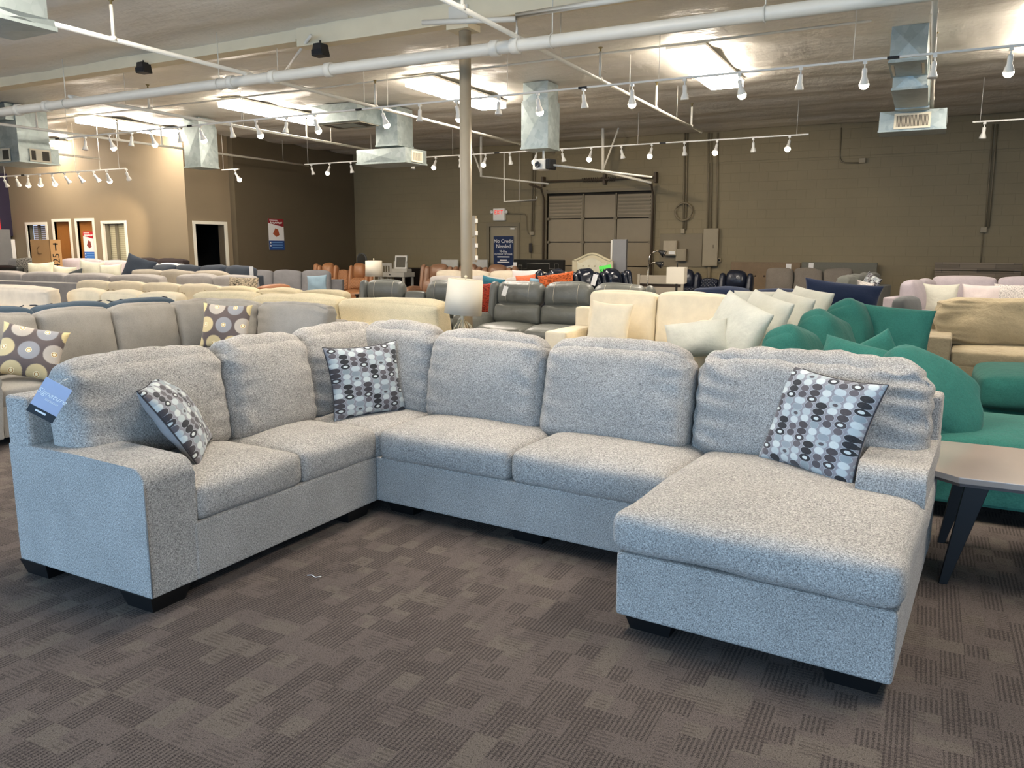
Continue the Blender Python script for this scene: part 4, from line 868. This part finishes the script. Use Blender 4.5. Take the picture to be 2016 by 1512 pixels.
ob('lamp_base',lathe([(.09,0),(.09,.008),(.03,.018),(.0,.02)],24),IVMET,t); ob('stem',lathe([(.014,.015),(.012,.12),(.018,.15),(.012,.19),(.022,.215),(.017,.225),(.026,.25),(.014,.27),(.014,.34)],16),IVMET,t)
for a in range(8): ob('cage_rib',tube([(math.cos(a*PI/4)*(.015+.083*math.sin(q/10*PI)**.8),math.sin(a*PI/4)*(.015+.083*math.sin(q/10*PI)**.8),.012+.195*q/10) for q in range(11)],.0045,6),IVMET,t)
M=T(0,0,.295,rx=R(0))@T(rx=R(-3))@Matrix.Rotation(R(-6),4,_fw.cross(_u)); M=T(0,0,.27)@Matrix.Rotation(R(5),4,Vector((math.sin(TH)*-1,math.cos(TH),0)))
ob('lamp_shade',sh_lathe(.195,.18,.36),SHADE,t,M); ob('finial',lathe([(0,.35),(.006,.355),(.006,.372),(.015,.383),(.015,.393),(0,.403)],12),IVMET,t,M); ob('spider',tubes([([(-.18,0,.355),(.18,0,.355)],.002),([(0,-.18,.355),(0,.18,.355)],.002),([(0,0,.0),(0,0,.36)],.004)]),IVMET,t,M)
a=PY(736,528,13.6); t=empty('side_table',(a.x,13.6,0),label='dark table under the white lamp between tan and grey sofas',cat='table'); ob('table_top',box(-.3,.3,-.3,.3,.57,.6,.01),BLACKW,t)
for sx in (-1,1):
    for sy in (-1,1): ob('leg',box(sx*.26-.02,sx*.26+.02,sy*.26-.02,sy*.26+.02,0,.57),BLACKW,t)
t=empty('table_lamp',(a.x,13.6,.6),label='table lamp with a white drum shade between the tan and grey leather sofas',cat='lamp'); zs=PY(736,544,13.6).z-.6; hs=PY(736,513,13.6).z-.6-zs
ob('lamp_base',lathe([(.09,0),(.09,.02),(.03,.06),(.05,.16),(.02,.26),(.012,zs+.05)],18),IVMET,t); ob('lamp_shade',sh_lathe(.185,.175,hs),SHADE,t,T(0,0,zs)); ob('finial',lathe([(0,hs),(.012,hs+.01),(.012,hs+.04),(0,hs+.05)],10),IVMET,t,T(0,0,zs))
# arched mirror, chair, vanity
a=PY(712,498,17.2); b=PY(722,525,17.2); t=empty('mirror',(a.x,17.2,0),label='arched grey-framed mirror standing in the far corner',cat='mirror'); w=(PY(722,510,17.2).x-PY(703,510,17.2).x)/2; zt_=a.z
arc=lambda w,h0,h1:[(-w,h0),(w,h0)]+[(w*math.cos(R(q)),h1-w+w*math.sin(R(q))) for q in range(0,181,15)]
ob('mirror_frame',prism(arc(w,.0,zt_),-.02,.02,'y'),plain('grey frame','#63625f',.5),t); ob('mirror_glass',prism(arc(w-.025,.5,zt_-.025),-.023,-.02,'y'),plain('mirror silver','#8f918f',.12,.9),t)
Yv=17.4; a=PY(790,503,Yv); t=empty('vanity_table',(a.x,Yv,0),label='white vanity with a tilting framed mirror against the rear wall',cat='vanity'); VW=plain('grey white lacquer','#b9b5ab',.5); z1=PY(790,528,Yv).z; z2=PY(790,536,Yv).z
ob('table_top',box(-.55,.25,-.25,.25,z2-.12,z2,.01),VW,t); ob('mirror_base',box(-.28,.25,-.12,.12,z2,z2+.09,.02),VW,t)
for sx in (-.5,.2):
    for sy in (-.2,.2): ob('leg',box(sx-.025,sx+.025,sy-.025,sy+.025,0,z2-.12),VW,t)
ob('knob',lathe([(0,0),(.015,0),(.015,.02),(0,.02)],8),BLACK,t,T(-.2,-.25,z2-.06,rx=R(90)))
M=T(-.03,0,z2+.09,rx=-R(8)); mh=a.z-z2-.09; mw=.19
ob('mirror_frame',boxes([(-mw,-mw+.04,-.015,.015,0,mh),(mw-.04,mw,-.015,.015,0,mh),(-mw+.04,mw-.04,-.015,.015,mh-.04,mh),(-mw+.04,mw-.04,-.015,.015,0,.04)]),WHITE,t,M); ob('mirror_glass',box(-mw+.04,mw-.04,-.003,.003,.04,mh-.04),plain('dim mirror','#6b675c',.3,.3),t,M)
for sx in (-1,1): ob('mirror_post',tube([(sx*.22-.03,0,z2+.09),(sx*.2-.03,0,z2+.09+mh*.55)],.014),VW,t)
a=PY(758,518,17.3); t=empty('dining_chair',(a.x,17.3,0),label='white slat-back chair behind the white drum lamp',cat='chair'); 
ob('top_rail',box(-.22,.22,-.015,.015,a.z-.07,a.z),VW,t)
for q in range(5): ob('slat',box(-.17+q*.08,-.145+q*.08,-.01,.01,.5,a.z-.07),VW,t)
ob('seat',box(-.22,.22,-.42,.02,.44,.48,.01),VW,t)
for sx in (-.2,.2): ob('leg',box(sx-.02,sx+.02,-.02,.02,0,a.z-.07),VW,t); ob('leg',box(sx-.02,sx+.02,-.40,-.36,0,.44),VW,t)
# dark console behind the tan recliner
t=empty('sideboard',(-11.2,18.28,0),label='very dark low console along the rear wall behind the tan recliners',cat='cabinet'); ob('carcass',box(-1.9,1.3,-.25,.25,0,1.02,.01),plain('espresso wood','#1d140f',.5),t); ob('drawer_front',boxes([(-1.85+q*.63,-1.26+q*.63,-.265,-.25,.1+s*.42,.48+s*.42) for q in range(5) for s in (0,1)]),plain('espresso wood','#1d140f',.5),t)
# --- dark grey leather: console loveseat and three-seater
t=new('reclining_loveseat',-6.82,9.75,'dark grey leather reclining sofa with a console, left of the cage lamp'); recliner(t,T(rz=R(14)),2,2.0,1.0,LG,1.06,(0,),True,None,armw=.2,stitch=STW)
t=new('reclining_sofa',-4.35,9.75,'dark grey leather three-seat reclining sofa with a white tag, right of the cage lamp'); recliner(t,T(rz=R(2)),3,2.75,1.0,LG,1.08,(),True,None,armw=.28,stitch=STW)
a=PY(994,573,9.72); o=ob('price_tag',box(-.035,.035,-.002,0,-.07,.07),PAPER); o.location=a; o.rotation_euler=(R(-14),R(12),0); tag(o,'white price tag on the three-seat dark grey leather sofa','tag')
# --- brown leather + white boards
t=new('reclining_sofa',-9.6,15.9,'glossy brown leather reclining sofa, far back and partly behind the post'); recliner(t,T(rz=R(4)),3,2.75,.95,LBR,1.16,(),True,None,armw=.22,style=1,foot=False)
for i,(p0,p1,lb) in enumerate(((873,905,'plain white headboard panel leaning on the rear wall, left of the post'),(912,960,'plain white headboard panel leaning on the rear wall, right of the post'))):
    x0,x1,z=span(p0,p1,511,18.4); o=ob('headboard',box(x0,x1-.0,18.3+i*.08,18.35+i*.08,.0,z,.008),plain('white board','#c9c7c0',.5)); tag(o,lb,'headboard')
# --- pale sofa row
t=backsofa(862,1160,541,14.2,'long off-white sofa facing the viewer, behind the dark grey leather',fabric('linen white fabric','#c9bda8',.05),5,rz=0,arms=(0,1),n=12,ct=1.09,crown=.06)
a=PY(1035,552,13.75); throw('throw_pillow','pinkish white pillow on the long off-white sofa',.62,.42,fabric('blush white fabric','#d3c6c2',.04),a,-88,12,-2,.16,4)
t=backsofa(850,1075,552,13.0,'light grey sofa with striped pillows in front of the long off-white sofa',LGREY,3,rz=0,arms=(0,0),n=10,ct=1.02)
for px,py,w,h,lb,hx,ro in ((951,592,.3,.62,'red patterned pillow just right of the cage lamp shade','#8f3322',0),(968,566,.42,.36,'teal pillow with white edge above the dark grey leather sofa','#2c6474',10),(1035,556,.36,.26,'small orange pillow peeking over the dark grey leather sofa','#cf6a45',-6),(1056,560,.3,.2,'pale blue pillow beside the small orange one','#7f9dad',5),(1095,556,.62,.3,'orange embroidered pillow leaning right above the dark grey leather sofa','#b8592c',-9)):
    a=PY(px,py,11.4 if px<960 else 11.8); throw('throw_pillow',lb,w,h,fabric('cloth '+hx,hx,.35 if hx in('#b8592c','#8f3322') else .08,.2,30),a,-80,14,ro,.13,int(px))
t=empty('accent_chair',(PY(951,600,11.7).x,11.85,0),label='red chair seat behind the cage lamp shade',cat='chair'); ob('seat',cush(.6,.6,.35,.08,(.01,.02,.03),8),fabric('cloth #8f3322','#8f3322'),t,T(0,0,.2)); ob('backrest',cush(.6,.16,.5,.07,(.01,.02,.03),8),fabric('cloth #8f3322','#8f3322'),t,T(0,.25,.62,rx=-R(8)))
# --- headboards along the rear wall
def hb(px0,px1,py,label,mat,Y=18.42,extra=None,cat='headboard'):
    x0,x1,z=span(px0,px1,py,Y); t=empty('headboard',((x0+x1)/2,Y,0),label=label,cat=cat); w=(x1-x0)/2
    return t,w,z
t,w,z=hb(1013,1112,511,'black headboard with silver nailhead key pattern, right of the exit door',None,17.6); BK=fabric('black upholstery','#262522',.1)
ob('panel',box(-w,w,-.06,.04,.2,z,.02,3),BK,t); NH=plain('silver nailhead','#9a978c',.35,.7)
P=[(-w+.06,.3),(-w+.06,z-.28),(-w+.24,z-.28),(-w+.24,z-.14),(-w+.14,z-.14),(-w+.14,z-.22),(-w+.38,z-.22),(-w+.38,z-.09),(w-.38,z-.09),(w-.38,z-.22),(w-.14,z-.22),(w-.14,z-.1),(w-.24,z-.1),(w-.24,z-.28),(w-.06,z-.28),(w-.06,.3)]
ob('nailhead_trim',tube([(x,-.066,q) for x,q in P],.007,5),NH,t)
for s in (-1,1): ob('leg',box(s*(w-.12)-.04,s*(w-.12)+.04,-.03,.03,0,.2),BLACKW,t)
ob('price_tag',box(-w+.0,-w+.1,-.07,-.062,z-.26,z-.07),PAPER,t)
t,w,z=hb(1132,1203,513,'cream arched headboard with button tufting',None,16.9); CW=plain('antique cream lacquer','#cfc4a5',.5,var=.03)
za=z; zp=PY(1168,500,16.9).z; arcp=lambda k,b:[(-w*k,b),(w*k,b),(w*k,za-.02*k)]+[(w*k*(1-2*q/16),za-.02+(zp-za)*(math.sin(q/16*PI)**1.6)-(1-k)*.4) for q in range(1,16)]+[(-w*k,za-.02*k)]
ob('frame',prism(arcp(1,.15),-.03,.04,'y',.01),CW,t); ob('crown_rail',tube([(w*1.02*(1-2*q/16),-.02,za-.0+(zp-za)*(math.sin(q/16*PI)**1.6)) for q in range(17)],.03,8),CW,t); ob('tufted_panel',prism(arcp(.82,.3),-.05,-.03,'y',.012),fabric('ivory fabric','#d9d4bd'),t)
for q in range(4):
    for s in range(2): ob('button',lathe([(0,0),(.02,0),(.012,.012),(0,.014)],10),CW,t,T(-w*.5+q*w*.33+(.08 if s else 0),-.052,za-.12-s*.2,rx=R(90)))
for s in (-1,1): ob('leg',box(s*w-.05,s*w+.05,-.04,.04,0,za),CW,t)
x0,x1,z=span(1203,1232,471,17.0); t=empty('headboard',((x0+x1)/2,17.1,0),label='tall grey panel with white edges standing on end, right of the arched headboard',cat='panel'); w=(x1-x0)/2
ob('panel',box(-w+.02,w,-.05,.05,0,z,.01),plain('cool grey board','#8c8c8e',.6),t); ob('edge_strip',box(-w-.02,-w+.02,-.06,.05,0,z-.02),WHITE,t); ob('edge_strip',box(w-.02,w+.015,-.06,-.05,0,z-.75),WHITE,t)
a=PY(1192,531,14.0); t=empty('sale_sign',a,label='neon green paper sign reading SALE above the wrapped navy sofa',cat='sign'); o=ob('card',box(-.12,.12,-.003,0,-.08,.08),plain('neon green card','#5fdd5a',.6),t,T(ry=R(-10))); text('lettering','SALE',.10,BLACK,t,T(0,-.006,-.02,ry=R(-10))@FRONT)
ob('stick',tube([(0,0,-.08),(0,0,-.6)],.005),BLACK,t)
t,w,z=hb(1440,1577,516,'brown tufted headboard against the rear wall behind the navy recliners',None); TB=fabric('mocha linen','#84725d',.12)
ob('panel',box(-w,w,-.06,.04,.0,z,.02,3),TB,t); bt=plain('mocha button','#54463a',.8)
for r_ in range(2):
    for q in range(7): ob('button',lathe([(0,0),(.022,0),(.012,.012),(0,.014)],8),bt,t,T(-w+.16+q*(2*w-.32)/6,-.062,z-.31-r_*.33,rx=R(90)))
ob('price_tag',box(w-.30,w-.19,-.07,-.062,z-.20,z-.03),PAPER,t)
t,w,z=hb(1579,1728,516.5,'grey-green panel headboard right of the brown tufted one',None); GG=plain('grey green fabric','#6d6c62',.8,var=.05,scale=60)
ob('panel',box(-w,w,-.06,.04,.0,z,.015,3),GG,t); ob('inset_panel',box(-w+.1,w-.13,-.072,-.06,.3,z-.24,.006),GG,t); ob('price_tag',box(-w+.15,-w+.25,-.075,-.062,z-.19,z-.02),PAPER,t)
t,w,z=hb(1841,2013,517,'weathered plank headboard at the right end of the rear wall',None,18.3)
for q in range(7):
    zt_=z-q*.17; ob('plank',box(-w*(1,.99,1,.98,1,1,1)[q],w*(1,.985,1,1,.99,1,1)[q],-.04-.012*(q%2),.02,zt_-.155,zt_,.004),PALLET,t)
for s in (-1,0,1): ob('batten',box(s*w*.9-.06,s*w*.9+.06,.02,.06,0,z-.02),PALLET,t)
# --- wrapped navy recliner sofa, seen at an angle
WRAP=leather('glossy wrapped navy','#151b27',.16)
t=new('reclining_sofa',-5.0,12.6,'plastic-wrapped navy leather sofa under the SALE sign'); recliner(t,T(rz=R(52)),3,2.0,.9,WRAP,1.19,(),True,None,armw=.18,style=1,foot=False)
a=PY(1170,551,11.9); o=ob('price_tag',box(-.04,.04,-.002,0,-.09,.09),PAPER); o.location=(a.x,a.y,a.z); o.rotation_euler=(R(-10),R(12),0); tag(o,'white price tag on the wrapped navy sofa','tag')
backsofa(1222,1247,541,14.6,'white armchair right of the wrapped navy sofa',PALEW,1,rz=0,ct=1.0)
# floor lamp with two goosenecks
Y=14.6; g=lambda px,py:PY(px,py,Y)
b=g(1270,600); t=empty('floor_lamp',(g(1275,560).x,Y,0),label='slim nickel floor lamp with two gooseneck heads',cat='lamp'); O=Vector((g(1275,560).x,Y,0)); L=lambda px,py:g(px,py)-O
ob('base',lathe([(.14,0),(.14,.02),(.02,.03)],20),CHROME,t); ob('pole',tube([(0,0,.02),L(1275,560),L(1277,520)],.012),CHROME,t)
for pts,hx in (([(1277,520),(1278,505),(1284,497),(1294,494)],(1297,494,1306,499)),([(1276,535),(1279,521),(1286,517),(1291,517)],(1291,517,1301,521))):
    ob('gooseneck',tube([L(*p) for p in pts],.011),CHROME,t); p0,p1=L(hx[0],hx[1]),L(hx[2],hx[3]); d=(p1-p0); ob('lamp_head',tube([p0,p0+d*.4,p0+d*.8,p1+d*.3],[.02,.035,.055,.07],14),BLACK,t); ob('reflector',tube([p1+d*.30,p1+d*.34],[.064,.03],14),CHROME,t)
# shelf unit
x0,x1,_=span(1258,1345,540,15.4); z=PY(1300,540,15.4).z; t=empty('headboard',((x0+x1)/2,15.4,0),label='beige two-rail headboard with dark bands behind the gooseneck lamp',cat='headboard'); w=(x1-x0)/2; BG=plain('beige grey board','#a39a8a',.6)
for q in range(3): ob('rail',box(-w+.02,w,-.02,.02,z-.19-q*.23,z-.02-q*.23),BG,t)
ob('dark_band',box(-w+.02,w,.0,.03,z-.6,z-.02),plain('dark brown board','#2f241c',.7),t); ob('post',box(-w-.02,-w+.03,-.03,.03,0,z),BG,t); ob('post',box(w-.03,w+.02,-.03,.03,0,z),BG,t)
# square shade lamp
Y=13.3; a=PY(1332,558,Y); z1=PY(1332,526,Y).z; t=empty('side_table',(a.x,Y,0),label='narrow dark table under the square-shade lamp',cat='table'); ob('table_top',box(-.25,.25,-.25,.25,.55,.58),BLACKW,t)
for sx in (-1,1):
    for sy in (-1,1): ob('leg',box(sx*.22-.02,sx*.22+.02,sy*.22-.02,sy*.22+.02,0,.55),BLACKW,t)
t=empty('table_lamp',(a.x,Y,.58),label='lamp with a square off-white shade left of the navy leather recliners',cat='lamp'); h=z1-a.z; s=.15
ob('lamp_base',lathe([(.07,0),(.07,.02),(.02,.04),(.02,a.z-.5)],12),BLACK,t); ob('lamp_shade',boxes([(-s,s,-s,-s+.004,0,h),(-s,s,s-.004,s,0,h),(-s,-s+.004,-s,s,0,h),(s-.004,s,-s,s,0,h)]),SHADE,t,T(0,0,a.z-.58,rz=R(6))); ob('finial',lathe([(0,h),(.012,h),(.01,h+.06),(0,h+.07)],8),BLACK,t,T(0,0,a.z-.58))
# navy leather recliners
t=new('reclining_sofa',-3.85,15.7,'navy leather reclining sofa with quilted lower backs, in front of the electrical panel'); recliner(t,T(),2,1.95,1.0,LNAV,1.12,(0,),False,LNAVQ,armw=.12,style=1,foot=False)
# long navy sofa behind the warm white one
t=backsofa(1362,1600,571,11.0,'navy velvet sofa seen from behind the warm white sectional',NAVY,2,n=14,arms=(0,0),crown=.05,ct=1.02)
a=PY(1655,592,10.9); throw('throw_pillow','large navy velvet pillow right of the warm white sectional',.95,.5,NAVY,a,-84,16,6,.2,8)
# --- warm white sectional
t=new('sectional_sofa',-2.2,8.8,'warm white sectional sofa behind the grey one, centre right'); I=Matrix.Translation((2.2,-8.8,0))
sofa(t,I@T(-2.42,8.62,0),2.75,1.05,WARMW,3,3,(1,0),.26,.64,ct=1.06,fh=.86,n=22,crown=.06,wr=.008,bt=.24,sh=.48)
sofa(t,I@T(-1.98,7.3,0,rz=R(-90)),1.7,1.0,WARMW,2,2,(0,1),.24,.62,ct=.9,fh=.78,n=14)
a=PY(1200,636,8.25); throw('throw_pillow','warm white square pillow on the left end of the warm white sectional',.50,.48,WARMW,a,-92,16,3,.16,21)
for i,(px,py,Y,w,h,ph,ro,lb) in enumerate(((1372,668,6.35,.5,.30,-100,-8,'ivory pillow lying lowest, nearest the grey sectional back'),(1445,655,6.5,.62,.56,-150,16,'largest ivory pillow, standing tallest in the front of the row'),(1497,640,7.0,.58,.54,-155,10,'second ivory pillow of the row on the warm white sectional'),(1545,628,7.6,.56,.5,-155,8,'third ivory pillow of the row on the warm white sectional'),(1585,615,8.2,.52,.48,-150,6,'fourth ivory pillow of the row on the warm white sectional'),(1500,612,8.35,.6,.42,-110,0,'ivory pillow propped against the rear cushions'))):
    throw('throw_pillow',lb,w,h,IVG,PY(px,py,Y),ph+22,20,ro,.22,30+i,'ivory pillows on the warm white sectional',ear=.05)
# --- teal sectional
t=new('sectional_sofa',.8,6.6,'teal velvet sectional sofa at the right, behind the dark side table'); I=Matrix.Translation((-.8,-6.6,0))
def tp(nm,me,M,lab=None): o=ob(nm,me,TEAL,t,I@M); return o
tp('base',box(-.3,3.2,5.12,6.15,.10,.34,.02),T()); tp('base',box(-1.0,-.3,5.12,7.95,.10,.34,.02),T()); tp('base',box(.35,3.2,7.4,8.4,.10,.34,.02),T())
tp('seat_cushion',cush(1.6,1.0,.16,.05,(.01,.02,.03),12,0,1),T(.72,5.64,.41)); tp('seat_cushion',cush(1.7,1.0,.16,.05,(.01,.02,.03),12,0,2),T(2.4,5.64,.41))
for q in range(3): tp('seat_cushion',cush(.8,.92,.16,.05,(.01,.02,.03),10,0,q+3),T(-.45,5.6+q*.93,.41))
tp('seat_cushion',cush(2.7,1.05,.30,.09,(.02,.04,.04),16,0,9),T(1.8,7.85,.42))
tp('back_frame',box(-1.12,-.92,5.12,7.95,.1,.72,.04,3),T()); tp('back_frame',box(-1.0,-.2,7.90,8.06,.1,.62,.04,3),T())
for x,y in ((-1.3,5.3),(3.0,5.3),(.0,5.3),(3.0,8.2)): ob('foot',box(-.05,.05,-.05,.05,0,.1),BLACKW,t,I@T(x,y,0))
TL=[((1565,712),6.2,.62,.5,12,-18,20,'teal back pillow, leftmost and nearest behind the grey sectional'),((1630,683),7.0,.62,.56,10,-26,22,'teal back pillow, second along the left side of the teal sectional'),((1682,655),7.8,.62,.56,10,-22,22,'teal back pillow, third along the left side of the teal sectional')]
for i,((px,py),Y,w,h,ph,ro,le,lb) in enumerate(TL): throw('throw_pillow',lb,w,h,TEAL,PY(px,py,Y),-20+ph,le,ro*-.6,.26,40+i,'teal pillows on the teal sectional',soft=True)
throw('throw_pillow','wide flat-faced teal pillow standing at the rear of the teal sectional',.66,.50,TEAL,PY(1752,657,7.8),-95,16,4,.2,45,'teal pillows on the teal sectional',ear=.05)
throw('throw_pillow','teal pillow lying low behind the sloping back of the grey chaise',.56,.30,TEAL,PY(1690,718,5.6),-100,30,12,.2,46,'teal pillows on the teal sectional')
throw('throw_pillow','small dark teal pillow corner between the larger teal pillows',.36,.30,TEAL,PY(1722,705,6.0),-60,10,-25,.16,47,'teal pillows on the teal sectional')
throw('throw_pillow','largest teal pillow, tipped on its edge beside the end of the grey chaise',.66,.58,TEAL,PY(1828,785,5.42),-42,34,32,.22,48,'teal pillows on the teal sectional',soft=True)
# --- dark side table with taupe top at the right edge
x0=.12; tt=empty('coffee_table',(.95,4.42,0),label='low table with a glossy taupe chamfered top and dark splayed legs, right edge',cat='table')
WT=m_wood('glossy taupe veneer','#94867c','#b0a295',1.2,.16,(2,1,1),.4); hx=.9; y0,y1=-.40,.36
ob('table_top',prism([(-.86,y0+.10),(-.74,y0),(hx,y0),(hx,y1),(-.80,y1),(-.86,y1-.06)],.515,.545,'z',.004),WT,tt); ob('edge_band',prism([(-.85,y0+.105),(-.735,y0+.012),(hx-.01,y0+.012),(hx-.01,y1-.012),(-.80,y1-.012),(-.85,y1-.065)],.50,.516,'z'),plain('dark taupe edge','#4f4541',.4),tt)
for sx,sy in ((-1,-1),(1,-1),(-1,1),(1,1)):
    xx=-.66 if sx<0 else .72; yy=y0+.08 if sy<0 else y1-.08
    ob('leg',prism([(xx-.05,.50),(xx+.05,.50),(xx+sx*.10+.018,0),(xx+sx*.10-.018,0)],yy-.02,yy+.02,'y',.003),BLACKW,tt)
# --- beige sofa
t=new('sofa',1.33,10.3,'beige velvet sofa with gathered back and square arms at the right edge'); sofa(t,T(rz=R(-2)),2.55,1.15,BEIGE,1,1,(1,1),.27,.62,sh=.48,gap=.2,ct=.99,fh=.84,n=34,wr=.045,crown=.06,bt=.26,lump=.03)
# --- lavender sofa
t=new('sectional_sofa',1.25,14.3,'pale lavender velvet sectional behind the beige sofa'); sofa(t,T(.35,.35,0),3.0,1.0,LAV,3,3,(0,1),.22,.66,ct=1.12,fh=.9,n=14,crown=.06); sofa(t,T(-1.15,-.45,0,rz=R(75)),1.5,.95,LAV,1,2,(1,0),.24,.68,ct=1.08,fh=.85,n=14,crown=.08)
for i,(px,py,lb,m,w) in enumerate(((1850,590,'pale pillow at the corner of the lavender sectional',IVG,.5),(1935,592,'pinkish pearl pillow in the middle of the lavender sectional',fabric('blush white fabric','#d3c6c2'),.58),(1998,592,'textured pearl pillow at the right edge on the lavender sectional',PALEW,.56))):
    throw('throw_pillow',lb,w,.5,m,PY(px,py,13.75),-92,14,0,.16,60+i,'pillows on the lavender sectional')
# chair behind beige sofa, dark grey
t=new('armchair',-.05,11.9,'mid grey armchair mostly hidden left of the beige sofa','armchair'); sofa(t,T(rz=R(70)),.9,.85,fabric('slate grey velvet','#5d5f5f',.06,.4),1,1,(1,1),.16,.6,ct=.92,fh=.75,n=10)
# --- grey sofas in front of the headboards
t=backsofa(1508,1680,545,17.0,'brownish grey sofa in front of the grey-green headboard',fabric('brownish grey tweed','#7d756b',.2),3,rz=0,arms=(0,0),n=14,ct=1.16,crown=.05,wr=.02)
t=new('sofa',-1.25,14.9,'sage grey sofa turned sideways, running back towards the rear wall'); sofa(t,T(rz=R(-97)),3.2,1.0,fabric('sage grey microfibre','#6f7068',.08,.3),4,4,(1,1),.25,.68,ct=1.13,fh=.92,n=14,crown=.06,wr=.02)
a=PY(1712,561,14.2); throw('throw_pillow','oval-patterned small pillow on the far sage grey sofa',.42,.36,OVAL,a,-140,20,18,.12,71); a=PY(1690,572,14.1); throw('throw_pillow','pale beige pillow beside the oval-patterned one far back',.5,.36,PALEW,a,-130,20,10,.16,72)
# white rim of the teal pillow's neighbour: slim white tag edge
a=PY(1822,668,7.9); o=ob('price_tag',box(-.002,.002,-.03,.03,-.10,.10),PAPER); o.location=(a.x,a.y,a.z); o.rotation_euler=(0,R(-8),0); tag(o,'slim white tag edge on the right side of the wide teal pillow','tag')
# litter on the carpet
o=ob('plastic_strap',tube([(0,0,.004),(.02,.01,.006),(.05,.0,.004),(.07,.02,.005)],.0018,5),PAPER); a=PZ(605,1134,0); o.location=a; tag(o,'tiny clear plastic scrap on the carpet near the left seat','scrap')
# ------------------------------------------------------------ light
def area(loc,rot,sx,sy,p,col,spread=180):
    l=bpy.data.lights.new('daylight','AREA'); l.shape='RECTANGLE'; l.size=sx; l.size_y=sy; l.energy=p; l.color=col; l.spread=R(spread)
    o=bpy.data.objects.new('daylight',l); COL.objects.link(o); o.location=loc; o.rotation_euler=rot; return o
area((-3.8,-2.57,1.36),(R(90),0,0),17,2.4,520,(.36,.64,1.0))
def spot(loc,tgt,p,col=(1,.82,.58),ang=60,r=.04):
    l=bpy.data.lights.new('track lamp','SPOT'); l.energy=p; l.color=col; l.spot_size=R(ang); l.spot_blend=.6; l.shadow_soft_size=r
    o=bpy.data.objects.new('track lamp',l); COL.objects.link(o); o.location=loc; o.rotation_euler=(Vector(tgt)-Vector(loc)).to_track_quat('-Z','Y').to_euler(); return o
W=bpy.data.worlds.new('world'); S.world=W; W.use_nodes=True; W.node_tree.nodes['Background'].inputs[0].default_value=(.6,.75,1,1); W.node_tree.nodes['Background'].inputs[1].default_value=1.0
spot((PY(205,330,Y3).x,Y3,3.0),(PY(215,430,YA).x,YA,1.6),260,ang=50)
spot((PY(100,340,Y3).x,Y3,3.0),(PY(60,560,11).x,11,1),90)
spot((-4.0,9.7,3.4),(-4.9,6.9,.8),160); spot((-1.6,9.7,3.4),(-2.9,8.9,.9),170,ang=70); spot((-8.6,9.7,3.4),(-9.2,7.3,.9),150,ang=70); spot((-11.2,9.7,3.4),(-11,7.2,.9),120,ang=70)
spot((.6,9.7,3.4),(1.4,10.9,.7),110); spot((-.9,Y2-.1,3.4),(1.0,15.0,1),120)
spot((-6.3,9.7,3.4),(-6.6,7.4,.9),90); spot((PY(1164,300,Y2).x,Y2,3.3),(PY(1240,400,YB).x,YB,2.2),60,ang=90); spot((PY(1411,300,Y2).x,Y2,3.3),(PY(1500,400,YB).x,YB,2.2),60,ang=90); spot((PY(956,300,Y2).x,Y2,3.3),(PY(1000,400,YB).x,YB,2.2),30,ang=90)
vs=S.view_settings; vs.view_transform='Standard'; vs.look='None'; vs.exposure=.17; vs.gamma=1
